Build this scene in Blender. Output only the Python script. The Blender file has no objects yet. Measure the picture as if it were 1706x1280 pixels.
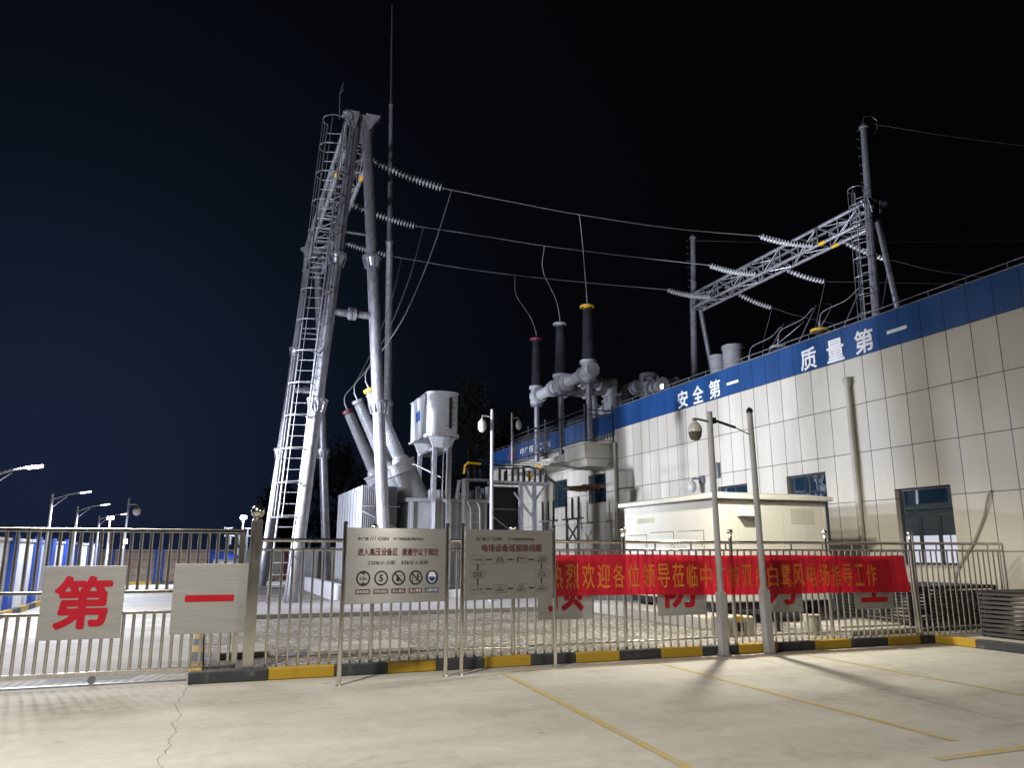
import bpy, bmesh, math, random
from mathutils import Vector, Matrix, Euler
R = math.radians
random.seed(7)
scene = bpy.context.scene
COL = scene.collection

# ------------------------------------------------------------------ camera
# world axes: x = along the pavement fence (to the right), y = along the long facade (away)
cam_d = bpy.data.cameras.new('camera')
cam_d.sensor_width = 36.0
cam_d.lens = 36.0 * 1290 / 1706
cam_d.clip_end = 800
cam = bpy.data.objects.new('camera', cam_d)
cam.location = (0, 0, 1.6)
cam.rotation_euler = (R(90 + 12.25), 0, R(-21.06))
COL.objects.link(cam)
scene.camera = cam

# ------------------------------------------------------------------ night sky
w = bpy.data.worlds.new('World'); scene.world = w; w.use_nodes = True
nt = w.node_tree
bg = nt.nodes['Background']
tc = nt.nodes.new('ShaderNodeTexCoord')
dt = nt.nodes.new('ShaderNodeVectorMath'); dt.operation = 'DOT_PRODUCT'
gd = Vector((-0.181, 0.98, 0.077)).normalized()
dt.inputs[1].default_value = gd
nt.links.new(tc.outputs['Generated'], dt.inputs[0])
rp = nt.nodes.new('ShaderNodeValToRGB')
rp.color_ramp.elements[0].position = 0.55; rp.color_ramp.elements[0].color = (0.0011, 0.0011, 0.0015, 1)
rp.color_ramp.elements[1].position = 1.0; rp.color_ramp.elements[1].color = (0.0098, 0.0150, 0.0370, 1)
for p_, c_ in ((0.80, (0.0016, 0.0019, 0.0032)), (0.87, (0.0022, 0.0033, 0.0062)), (0.93, (0.0033, 0.0056, 0.0105)), (0.975, (0.0060, 0.0100, 0.0225))):
    e = rp.color_ramp.elements.new(p_); e.color = (*c_, 1)
nt.links.new(dt.outputs['Value'], rp.inputs['Fac'])
nt.links.new(rp.outputs['Color'], bg.inputs['Color'])
bg.inputs['Strength'].default_value = 1.0

scene.view_settings.view_transform = 'Standard'
scene.view_settings.look = 'None'
scene.view_settings.gamma = 1.0
scene.view_settings.exposure = 0.0
scene.cycles.use_denoising = True
scene.cycles.max_bounces = 6
scene.cycles.sample_clamp_indirect = 3.0
scene.cycles.caustics_reflective = False
scene.cycles.caustics_refractive = False

# ------------------------------------------------------------------ lamps that light the place, and added unseen lights
def lamp(name, kind, loc, power, color, size=0.15, target=None, spot=None, blend=0.5):
    d = bpy.data.lights.new(name, kind); d.energy = power; d.color = color
    if kind == 'AREA': d.size = size
    else: d.shadow_soft_size = size
    if spot: d.spot_size = R(spot); d.spot_blend = blend
    o = bpy.data.objects.new(name, d); o.location = loc
    if target is not None:
        o.rotation_euler = (Vector(target) - Vector(loc)).to_track_quat('-Z', 'Y').to_euler()
    COL.objects.link(o); return o
COOL = (0.80, 0.85, 1.0); WARM = (1.0, 0.945, 0.84)
lamp('unseen_yard_flood', 'SPOT', (-4.3, 20, 3.75), 25000, COOL, 0.4, (15.4, 24.2, 5.4), 70, 1.0)
lamp('unseen_yard_flood', 'SPOT', (-4.3, 36, 3.6), 15000, COOL, 0.3, (15.7, 38, 5.5), 58, 0.9)
lamp('unseen_yard_flood', 'SPOT', (-4.2, 29, 5.5), 5200, COOL, 0.2, (4, 28.5, 10.0), 160, 0.8)  # unseen flood added for the west faces of gantry and transformer
lamp('unseen_yard_flood', 'SPOT', (-4.4, 14, 5.0), 6500, COOL, 0.2, (4, 24.5, 11.5), 66, 0.9)  # unseen flood added to brighten the upper gantry
lamp('forecourt_lamp', 'SPOT', (-2.6, 5.4, 7.6), 4300, WARM, 0.3, (3.2, 9.2, 0), 124, 0.9)
lamp('forecourt_lamp', 'SPOT', (9.8, -3.0, 7.0), 1500, WARM, 0.3, (1.5, 8.5, 0), 62, 0.8)
lamp('unseen_pole_light', 'SPOT', (8.83, 12.05, 4.6), 1600, (1.0, 0.94, 0.80), 0.11, (9.2, 13.0, 1), 152, 0.5)  # added light without a fixture, throws the pole and hood shadows
lamp('unseen_yard_fill', 'SPOT', (-3.2, 22, 7.0), 2700, (0.95, 0.93, 1.0), 1.2, (-1, 19, 0), 140, 0.6)  # soft unseen light over the yard floor, no fixture built

# ------------------------------------------------------------------ materials
def nd(t, ty, **kw):
    n = t.nodes.new(ty)
    for k, v in kw.items(): setattr(n, k, v)
    return n
def math_node(t, op, a, b=None):
    n = nd(t, 'ShaderNodeMath', operation=op)
    for i, v in enumerate((a, b)):
        if v is None: continue
        if isinstance(v, (int, float)): n.inputs[i].default_value = v
        else: t.links.new(v, n.inputs[i])
    return n.outputs[0]
def base_mat(name):
    m = bpy.data.materials.new(name); m.use_nodes = True
    return m, m.node_tree, m.node_tree.nodes['Principled BSDF']
def pm(name, c1, c2=None, scale=4.0, rough=0.5, metal=0.0, bump=0.0, detail=5, stretch=(1, 1, 1), spec=0.5, rvar=0.0, aniso=0.0, lo=0.35, hi=0.65, bscale=None):
    m, t, b = base_mat(name)
    co = nd(t, 'ShaderNodeTexCoord'); mp = nd(t, 'ShaderNodeMapping'); mp.inputs['Scale'].default_value = stretch
    t.links.new(co.outputs['Object'], mp.inputs[0])
    nz = nd(t, 'ShaderNodeTexNoise'); nz.inputs['Scale'].default_value = scale; nz.inputs['Detail'].default_value = detail
    nz.inputs['Roughness'].default_value = 0.6
    t.links.new(mp.outputs[0], nz.inputs['Vector'])
    r = nd(t, 'ShaderNodeValToRGB')
    c2 = c2 or tuple(x * 0.8 for x in c1)
    r.color_ramp.elements[0].position = lo; r.color_ramp.elements[0].color = (*c2, 1)
    r.color_ramp.elements[1].position = hi; r.color_ramp.elements[1].color = (*c1, 1)
    t.links.new(nz.outputs['Fac'], r.inputs[0]); t.links.new(r.outputs[0], b.inputs['Base Color'])
    b.inputs['Roughness'].default_value = rough; b.inputs['Metallic'].default_value = metal
    b.inputs['Specular IOR Level'].default_value = spec
    if rvar:
        v = math_node(t, 'MULTIPLY_ADD', nz.outputs['Fac'], rvar); v.node.inputs[2].default_value = rough - rvar / 2
        t.links.new(v, b.inputs['Roughness'])
    if aniso:
        b.inputs['Anisotropic'].default_value = aniso; b.inputs['Anisotropic Rotation'].default_value = 0.25
        tg = nd(t, 'ShaderNodeTangent', direction_type='RADIAL', axis='Z'); t.links.new(tg.outputs[0], b.inputs['Tangent'])
    if bump:
        src = nz
        if bscale:
            src = nd(t, 'ShaderNodeTexNoise'); src.inputs['Scale'].default_value = bscale; src.inputs['Detail'].default_value = 4
            t.links.new(mp.outputs[0], src.inputs['Vector'])
        bp = nd(t, 'ShaderNodeBump'); bp.inputs['Strength'].default_value = bump; bp.inputs['Distance'].default_value = 0.02
        t.links.new(src.outputs['Fac'], bp.inputs['Height']); t.links.new(bp.outputs[0], b.inputs['Normal'])
    return m
def emit(name, col, s):
    m, t, b = base_mat(name)
    b.inputs['Base Color'].default_value = (*col, 1)
    b.inputs['Emission Color'].default_value = (*col, 1); b.inputs['Emission Strength'].default_value = s
    return m

def panel_mat(name, cA, cB, cM, w_, h_, off_u, off_z, rough, spec=0.5, mort=0.013, stain=0.12):
    # large cladding panels with open dark joints, laid out in object y (along the wall) and z
    m, t, b = base_mat(name)
    co = nd(t, 'ShaderNodeTexCoord'); sp = nd(t, 'ShaderNodeSeparateXYZ'); t.links.new(co.outputs['Object'], sp.inputs[0])
    cb = nd(t, 'ShaderNodeCombineXYZ')
    t.links.new(math_node(t, 'ADD', sp.outputs['Y'], off_u), cb.inputs[0])
    t.links.new(math_node(t, 'ADD', sp.outputs['Z'], off_z), cb.inputs[1])
    br = nd(t, 'ShaderNodeTexBrick'); br.offset = 0.0; br.squash = 1.0
    br.inputs['Scale'].default_value = 1.0; br.inputs['Brick Width'].default_value = w_; br.inputs['Row Height'].default_value = h_
    br.inputs['Mortar Size'].default_value = mort; br.inputs['Mortar Smooth'].default_value = 0.1
    br.inputs['Color1'].default_value = (*cA, 1); br.inputs['Color2'].default_value = (*cB, 1); br.inputs['Mortar'].default_value = (*cM, 1)
    t.links.new(cb.outputs[0], br.inputs['Vector'])
    nz = nd(t, 'ShaderNodeTexNoise'); nz.inputs['Scale'].default_value = 0.9; nz.inputs['Detail'].default_value = 6
    mp = nd(t, 'ShaderNodeMapping'); mp.inputs['Scale'].default_value = (1, 1, 0.25); t.links.new(co.outputs['Object'], mp.inputs[0]); t.links.new(mp.outputs[0], nz.inputs['Vector'])
    mx = nd(t, 'ShaderNodeMix', data_type='RGBA', blend_type='MULTIPLY'); mx.inputs[0].default_value = 1.0
    r = nd(t, 'ShaderNodeValToRGB'); r.color_ramp.elements[0].position = 0.3; r.color_ramp.elements[0].color = (1 - stain, 1 - stain * 1.05, 1 - stain * 1.2, 1)
    r.color_ramp.elements[1].position = 0.6; r.color_ramp.elements[1].color = (1, 1, 1, 1)
    t.links.new(nz.outputs['Fac'], r.inputs[0]); t.links.new(br.outputs['Color'], mx.inputs[6]); t.links.new(r.outputs[0], mx.inputs[7])
    t.links.new(mx.outputs[2], b.inputs['Base Color'])
    b.inputs['Roughness'].default_value = rough; b.inputs['Specular IOR Level'].default_value = spec
    bp = nd(t, 'ShaderNodeBump'); bp.inputs['Strength'].default_value = 0.6; bp.inputs['Distance'].default_value = 0.02; bp.invert = True
    t.links.new(br.outputs['Fac'], bp.inputs['Height']); t.links.new(bp.outputs[0], b.inputs['Normal'])
    return m

def concrete_mat():
    m, t, b = base_mat('pavement_concrete')
    co = nd(t, 'ShaderNodeTexCoord'); sp = nd(t, 'ShaderNodeSeparateXYZ'); t.links.new(co.outputs['Object'], sp.inputs[0])
    n1 = nd(t, 'ShaderNodeTexNoise'); n1.inputs['Scale'].default_value = 0.55; n1.inputs['Detail'].default_value = 8; n1.inputs['Roughness'].default_value = 0.62
    n2 = nd(t, 'ShaderNodeTexNoise'); n2.inputs['Scale'].default_value = 9.0; n2.inputs['Detail'].default_value = 8; n2.inputs['Roughness'].default_value = 0.7
    mp = nd(t, 'ShaderNodeMapping'); mp.inputs['Scale'].default_value = (0.35, 1.6, 1); t.links.new(co.outputs['Object'], mp.inputs[0])
    t.links.new(mp.outputs[0], n1.inputs['Vector']); t.links.new(co.outputs['Object'], n2.inputs['Vector'])
    n5 = nd(t, 'ShaderNodeTexNoise'); n5.inputs['Scale'].default_value = 1.7; n5.inputs['Detail'].default_value = 9; n5.inputs['Roughness'].default_value = 0.7; n5.inputs['Distortion'].default_value = 1.2
    t.links.new(co.outputs['Object'], n5.inputs['Vector'])
    a = math_node(t, 'ADD', math_node(t, 'MULTIPLY', n1.outputs['Fac'], 0.48), math_node(t, 'ADD', math_node(t, 'MULTIPLY', n2.outputs['Fac'], 0.2), math_node(t, 'MULTIPLY', n5.outputs['Fac'], 0.32)))
    r = nd(t, 'ShaderNodeValToRGB')
    r.color_ramp.elements[0].position = 0.36; r.color_ramp.elements[0].color = (0.27, 0.255, 0.22, 1)
    r.color_ramp.elements[1].position = 0.62; r.color_ramp.elements[1].color = (0.48, 0.465, 0.415, 1)
    e = r.color_ramp.elements.new(0.48); e.color = (0.39, 0.375, 0.33, 1)
    t.links.new(a, r.inputs[0])
    # cracks and joints: |distance to a wandering line| < width
    n3 = nd(t, 'ShaderNodeTexNoise'); n3.inputs['Scale'].default_value = 2.2; n3.inputs['Detail'].default_value = 6
    t.links.new(co.outputs['Object'], n3.inputs['Vector'])
    wob = math_node(t, 'MULTIPLY', math_node(t, 'SUBTRACT', n3.outputs['Fac'], 0.5), 0.28)
    masks = []
    def line(x0, y0, x1, y1, wd, k):
        # x = x0 + s*(y-y0)
        s = (x1 - x0) / (y1 - y0)
        d = math_node(t, 'SUBTRACT', sp.outputs['X'], math_node(t, 'ADD', math_node(t, 'MULTIPLY', math_node(t, 'SUBTRACT', sp.outputs['Y'], y0), s), x0))
        if k: d = math_node(t, 'ADD', d, math_node(t, 'MULTIPLY', wob, k))
        d = math_node(t, 'ABSOLUTE', d)
        masks.append(math_node(t, 'LESS_THAN', d, wd))
    def hline(y0, wd):
        masks.append(math_node(t, 'LESS_THAN', math_node(t, 'ABSOLUTE', math_node(t, 'SUBTRACT', sp.outputs['Y'], y0)), wd))
    line(-0.12, 10.5, -0.27, 4.5, 0.0045, 1.0)
    line(8.0, 10.4, 7.35, 5.6, 0.008, 0.06)
    hline(4.35, 0.008); hline(16.3, 0.012); hline(22.3, 0.012); hline(28.3, 0.012)
    mk = masks[0]
    for q in masks[1:]: mk = math_node(t, 'MAXIMUM', mk, q)
    mx = nd(t, 'ShaderNodeMix', data_type='RGBA'); t.links.new(math_node(t, 'MULTIPLY', mk, 0.8), mx.inputs[0])
    t.links.new(r.outputs[0], mx.inputs[6]); mx.inputs[7].default_value = (0.09, 0.085, 0.075, 1)
    # small dark oil and tyre spots
    v = nd(t, 'ShaderNodeTexVoronoi'); v.inputs['Scale'].default_value = 0.9; v.inputs['Randomness'].default_value = 1.0; t.links.new(co.outputs['Object'], v.inputs['Vector'])
    sps = math_node(t, 'LESS_THAN', math_node(t, 'ADD', v.outputs['Distance'], math_node(t, 'MULTIPLY', n2.outputs['Fac'], 0.08)), 0.072)
    mx2 = nd(t, 'ShaderNodeMix', data_type='RGBA'); t.links.new(math_node(t, 'MULTIPLY', sps, 0.45), mx2.inputs[0])
    t.links.new(mx.outputs[2], mx2.inputs[6]); mx2.inputs[7].default_value = (0.12, 0.11, 0.10, 1)
    t.links.new(mx2.outputs[2], b.inputs['Base Color'])
    b.inputs['Roughness'].default_value = 0.72; b.inputs['Specular IOR Level'].default_value = 0.35
    bp = nd(t, 'ShaderNodeBump'); bp.inputs['Strength'].default_value = 0.25; bp.inputs['Distance'].default_value = 0.01
    t.links.new(n2.outputs['Fac'], bp.inputs['Height']); t.links.new(bp.outputs[0], b.inputs['Normal'])
    return m

def gravel_mat():
    m, t, b = base_mat('gravel_stones')
    co = nd(t, 'ShaderNodeTexCoord')
    v = nd(t, 'ShaderNodeTexVoronoi'); v.inputs['Scale'].default_value = 30; t.links.new(co.outputs['Object'], v.inputs['Vector'])
    r = nd(t, 'ShaderNodeValToRGB')
    cs = [(0, (0.05, 0.046, 0.04)), (0.3, (0.16, 0.15, 0.13)), (0.65, (0.33, 0.31, 0.275)), (1.0, (0.66, 0.63, 0.56))]
    r.color_ramp.elements[0].color = (*cs[0][1], 1); r.color_ramp.elements[1].color = (*cs[3][1], 1)
    for p_, c in cs[1:3]: q = r.color_ramp.elements.new(p_); q.color = (*c, 1)
    sp = nd(t, 'ShaderNodeSeparateColor'); t.links.new(v.outputs['Color'], sp.inputs[0]); t.links.new(sp.outputs[0], r.inputs[0])
    nz = nd(t, 'ShaderNodeTexNoise'); nz.inputs['Scale'].default_value = 0.8; nz.inputs['Detail'].default_value = 5; t.links.new(co.outputs['Object'], nz.inputs['Vector'])
    mx = nd(t, 'ShaderNodeMix', data_type='RGBA', blend_type='MULTIPLY'); mx.inputs[0].default_value = 1
    r2 = nd(t, 'ShaderNodeValToRGB'); r2.color_ramp.elements[0].position = 0.35; r2.color_ramp.elements[0].color = (0.62, 0.6, 0.56, 1); r2.color_ramp.elements[1].position = 0.6
    t.links.new(nz.outputs['Fac'], r2.inputs[0]); t.links.new(r.outputs[0], mx.inputs[6]); t.links.new(r2.outputs[0], mx.inputs[7])
    t.links.new(mx.outputs[2], b.inputs['Base Color']); b.inputs['Roughness'].default_value = 0.8
    bp = nd(t, 'ShaderNodeBump'); bp.inputs['Strength'].default_value = 0.7; bp.inputs['Distance'].default_value = 0.02; bp.invert = True
    t.links.new(v.outputs['Distance'], bp.inputs['Height']); t.links.new(bp.outputs[0], b.inputs['Normal'])
    return m

def worn_paint(name, col, under, keep=0.5, scale=3.0, rough=0.6):
    m, t, b = base_mat(name)
    co = nd(t, 'ShaderNodeTexCoord')
    nz = nd(t, 'ShaderNodeTexNoise'); nz.inputs['Scale'].default_value = scale; nz.inputs['Detail'].default_value = 9; nz.inputs['Roughness'].default_value = 0.75
    t.links.new(co.outputs['Object'], nz.inputs['Vector'])
    r = nd(t, 'ShaderNodeValToRGB'); r.color_ramp.elements[0].position = keep - 0.07; r.color_ramp.elements[0].color = (*under, 1)
    r.color_ramp.elements[1].position = keep + 0.07; r.color_ramp.elements[1].color = (*col, 1)
    t.links.new(nz.outputs['Fac'], r.inputs[0]); t.links.new(r.outputs[0], b.inputs['Base Color'])
    b.inputs['Roughness'].default_value = rough
    bp = nd(t, 'ShaderNodeBump'); bp.inputs['Strength'].default_value = 0.2; bp.inputs['Distance'].default_value = 0.01
    t.links.new(nz.outputs['Fac'], bp.inputs['Height']); t.links.new(bp.outputs[0], b.inputs['Normal'])
    return m

def banner_mat():
    m, t, b = base_mat('banner_red_cloth')
    out = t.nodes['Material Output']
    co = nd(t, 'ShaderNodeTexCoord'); nz = nd(t, 'ShaderNodeTexNoise'); nz.inputs['Scale'].default_value = 4.5; nz.inputs['Detail'].default_value = 4
    mp = nd(t, 'ShaderNodeMapping'); mp.inputs['Scale'].default_value = (1, 1, 0.12); t.links.new(co.outputs['Object'], mp.inputs[0]); t.links.new(mp.outputs[0], nz.inputs['Vector'])
    r = nd(t, 'ShaderNodeValToRGB'); r.color_ramp.elements[0].position = 0.3; r.color_ramp.elements[0].color = (0.56, 0.009, 0.030, 1)  # vertical streaks put fold shading into the cloth colour
    r.color_ramp.elements[1].position = 0.7; r.color_ramp.elements[1].color = (0.80, 0.016, 0.046, 1)
    t.links.new(nz.outputs['Fac'], r.inputs[0]); t.links.new(r.outputs[0], b.inputs['Base Color']); b.inputs['Roughness'].default_value = 0.55
    tr = nd(t, 'ShaderNodeBsdfTranslucent'); t.links.new(r.outputs[0], tr.inputs[0])
    tp = nd(t, 'ShaderNodeBsdfTransparent'); tp.inputs[0].default_value = (0.9, 0.06, 0.08, 1)
    m1 = nd(t, 'ShaderNodeMixShader'); m1.inputs[0].default_value = 0.35
    t.links.new(b.outputs[0], m1.inputs[1]); t.links.new(tr.outputs[0], m1.inputs[2])
    m2 = nd(t, 'ShaderNodeMixShader'); m2.inputs[0].default_value = 0.2
    t.links.new(m1.outputs[0], m2.inputs[1]); t.links.new(tp.outputs[0], m2.inputs[2])
    t.links.new(m2.outputs[0], out.inputs[0])
    return m

M = {}
M['concrete'] = concrete_mat()
M['gravel'] = gravel_mat()
M['kerb_y'] = worn_paint('kerb_yellow_paint', (0.38, 0.235, 0.012), (0.30, 0.25, 0.12), 0.36, 5)
M['kerb_k'] = worn_paint('kerb_black_paint', (0.028, 0.03, 0.036), (0.11, 0.105, 0.10), 0.37, 5)
M['line'] = worn_paint('yellow_road_paint', (0.46, 0.33, 0.06), (0.38, 0.345, 0.27), 0.50, 7, 0.7)
M['steel'] = pm('stainless_steel', (0.80, 0.77, 0.72), (0.62, 0.59, 0.54), 6, 0.20, 1.0, rvar=0.10, stretch=(3, 3, 0.5))
M['steel_sq'] = pm('stainless_square_post', (0.72, 0.68, 0.62), (0.50, 0.47, 0.42), 4, 0.22, 0.95, rvar=0.2, stretch=(2, 2, 0.6))
M['galv'] = pm('galvanised_steel', (0.36, 0.355, 0.385), (0.21, 0.21, 0.235), 5, 0.40, 0.6, bump=0.05, rvar=0.2, stretch=(2, 2, 0.7))
M['galv_l'] = pm('lightened_galvanised_steel', (0.42, 0.415, 0.44), (0.28, 0.28, 0.30), 5, 0.40, 0.5, bump=0.05, rvar=0.2)  # copy lightened in colour for parts the lamps reach poorly
M['galv_m'] = pm('darkened_galvanised_steel', (0.30, 0.30, 0.32), (0.19, 0.19, 0.21), 5, 0.45, 0.5, rvar=0.2)  # ladder copy darkened in colour against the near floodlight's glare
M['galv_d'] = pm('galvanised_steel_dull', (0.24, 0.245, 0.265), (0.15, 0.155, 0.17), 3, 0.5, 0.4, rvar=0.2)
M['brushed'] = pm('brushed_sign_plate', (0.42, 0.415, 0.405), (0.36, 0.355, 0.345), 3, 0.42, 0.5, stretch=(0.5, 1, 14), rvar=0.1)
M['brushed_b'] = pm('brushed_board_plate', (0.44, 0.435, 0.42), (0.39, 0.385, 0.37), 3, 0.20, 0.62, stretch=(0.5, 1, 14), aniso=0.92)
M['red'] = pm('red_letter_vinyl', (0.40, 0.006, 0.020), (0.34, 0.006, 0.018), 3, 0.6, spec=0.25)
M['dred'] = pm('dark_red_print', (0.085, 0.010, 0.010), (0.055, 0.008, 0.008), 9, 0.5)
M['black'] = pm('black_print', (0.018, 0.017, 0.017), (0.028, 0.025, 0.024), 9, 0.6, spec=0.2)
M['white_txt'] = pm('white_letter_panel', (0.80, 0.80, 0.80), (0.70, 0.70, 0.70), 2, 0.45)
M['gold'] = pm('orange_yellow_print', (0.66, 0.20, 0.015), (0.52, 0.12, 0.015), 5, 0.6)
M['icon_blue'] = pm('blue_sign_print', (0.02, 0.035, 0.12), (0.018, 0.03, 0.10), 6, 0.4)
M['icon_white'] = pm('pale_sign_print', (0.62, 0.62, 0.62), (0.58, 0.58, 0.58), 6, 0.4)
M['clad'] = panel_mat('cream_cladding', (0.60, 0.565, 0.485), (0.53, 0.50, 0.43), (0.09, 0.083, 0.072), 0.622, 1.24, -11.12 + 62.2, 1.24 * 4 - 6.57 + 12.4, 0.38, mort=0.0105, stain=0.17)
M['clad_p'] = panel_mat('blue_parapet_cladding', (0.018, 0.075, 0.235), (0.015, 0.062, 0.20), (0.006, 0.018, 0.05), 0.622, 3.0, -11.12 + 62.2, -6.0, 0.35, mort=0.008, stain=0.3)
M['trim'] = pm('cream_trim_paint', (0.46, 0.44, 0.37), (0.36, 0.345, 0.29), 2, 0.5, bump=0.05)
M['roof'] = pm('flat_roof_felt', (0.12, 0.12, 0.12), (0.08, 0.08, 0.08), 3, 0.9)
M['frame'] = pm('dark_window_frame', (0.035, 0.038, 0.045), (0.028, 0.03, 0.036), 4, 0.4)
gm, t_, b_ = base_mat('window_glass'); b_.inputs['Base Color'].default_value = (0.012, 0.03, 0.05, 1); b_.inputs['Roughness'].default_value = 0.02; b_.inputs['Specular IOR Level'].default_value = 0.9; b_.inputs['IOR'].default_value = 2.0
nz_ = nd(t_, 'ShaderNodeTexNoise'); nz_.inputs['Scale'].default_value = 1.3; bp_ = nd(t_, 'ShaderNodeBump'); bp_.inputs['Strength'].default_value = 0.02
t_.links.new(nz_.outputs['Fac'], bp_.inputs['Height']); t_.links.new(bp_.outputs[0], b_.inputs['Normal'])
M['glass'] = gm
M['cabin'] = pm('cream_cabin_paint', (0.54, 0.53, 0.47), (0.48, 0.475, 0.425), 0.8, 0.4, bump=0.04, bscale=3, lo=0.3, hi=0.7)
M['grey_p'] = pm('light_grey_equipment_paint', (0.38, 0.385, 0.40), (0.30, 0.305, 0.32), 2.2, 0.38, 0.0, bump=0.03)
M['grey_m'] = pm('mid_grey_equipment_paint', (0.27, 0.275, 0.285), (0.20, 0.205, 0.215), 2, 0.42)
M['white_p'] = pm('white_equipment_paint', (0.47, 0.475, 0.50), (0.38, 0.385, 0.41), 1.5, 0.35)
M['pole'] = pm('white_painted_pole', (0.36, 0.36, 0.37), (0.28, 0.28, 0.29), 3, 0.4, stretch=(1, 1, 0.4))
M['dark'] = pm('dark_polymer', (0.016, 0.015, 0.017), (0.026, 0.024, 0.025), 4, 0.4, spec=0.25)
M['porc'] = pm('grey_porcelain', (0.34, 0.345, 0.36), (0.28, 0.285, 0.30), 3, 0.25)
M['dporc'] = pm('dark_grey_bushing_rubber', (0.040, 0.042, 0.048), (0.028, 0.030, 0.035), 3, 0.16, spec=0.8)
M['bglass'] = pm('insulator_disc_glass', (0.42, 0.43, 0.42), (0.30, 0.31, 0.30), 3, 0.2, spec=0.7)
M['wire'] = pm('aluminium_conductor', (0.50, 0.50, 0.52), (0.42, 0.42, 0.44), 6, 0.4, 0.6)
M['yellow'] = pm('yellow_paint', (0.70, 0.42, 0.02), (0.60, 0.34, 0.02), 4, 0.45)
M['redp'] = pm('red_paint', (0.26, 0.05, 0.07), (0.20, 0.04, 0.055), 4, 0.45)
M['rack'] = pm('black_painted_metal', (0.018, 0.015, 0.017), (0.012, 0.010, 0.012), 3, 0.5, 0.0, spec=0.25)
M['blue'] = pm('blue_painted_pilaster', (0.02, 0.08, 0.42), (0.016, 0.065, 0.34), 2, 0.45)
M['wallw'] = pm('white_wall_paint', (0.60, 0.60, 0.62), (0.50, 0.50, 0.53), 1.2, 0.6)
M['brick'] = panel_mat('brown_block_wall', (0.44, 0.34, 0.27), (0.38, 0.29, 0.23), (0.12, 0.095, 0.075), 0.8, 0.4, 0, 0, 0.7)
M['leaf'] = pm('dark_leaves', (0.12, 0.14, 0.085), (0.07, 0.085, 0.05), 1.5, 0.7)
M['bark'] = pm('tree_bark', (0.10, 0.075, 0.055), (0.06, 0.045, 0.035), 6, 0.9, bump=0.5)
M['slab'] = pm('cast_concrete_slab', (0.46, 0.44, 0.39), (0.36, 0.34, 0.30), 3, 0.8, bump=0.15, bscale=20)
M['dirty'] = pm('dirty_white_paint', (0.52, 0.50, 0.43), (0.26, 0.23, 0.17), 5, 0.7, stretch=(1, 1, 0.4))
M['paver'] = panel_mat('grey_pavers', (0.38, 0.37, 0.37), (0.33, 0.32, 0.32), (0.16, 0.155, 0.15), 0.3, 0.3, 0, 0, 0.8)
M['lamp_c'] = emit('lit_led_cool', (0.86, 0.92, 1.0), 12)
M['lamp_w'] = emit('lit_lamp_warm', (1.0, 0.80, 0.50), 12)
M['lensd'] = pm('smoked_dome', (0.10, 0.095, 0.085), (0.08, 0.075, 0.07), 4, 0.15)
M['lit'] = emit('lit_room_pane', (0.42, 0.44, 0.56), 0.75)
M['brown'] = pm('brown_glazed_porcelain', (0.16, 0.075, 0.03), (0.10, 0.05, 0.025), 4, 0.25)
M['grey_shade'] = pm('shaded_equipment_grey', (0.10, 0.105, 0.115), (0.075, 0.08, 0.088), 2, 0.45)  # dark grey standing in for shade on radiators and conservator
M['rail_d'] = pm('backlit_dark_steel', (0.13, 0.135, 0.15), (0.08, 0.085, 0.095), 4, 0.3, 0.7)  # railing steel darkened in colour to look backlit
M['housing'] = pm('camera_housing', (0.52, 0.51, 0.47), (0.44, 0.43, 0.40), 4, 0.35)
M['ban'] = banner_mat()
M['tag_blue'] = pm('blue_label_print', (0.03, 0.09, 0.30), (0.025, 0.075, 0.25), 6, 0.4)

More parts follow.
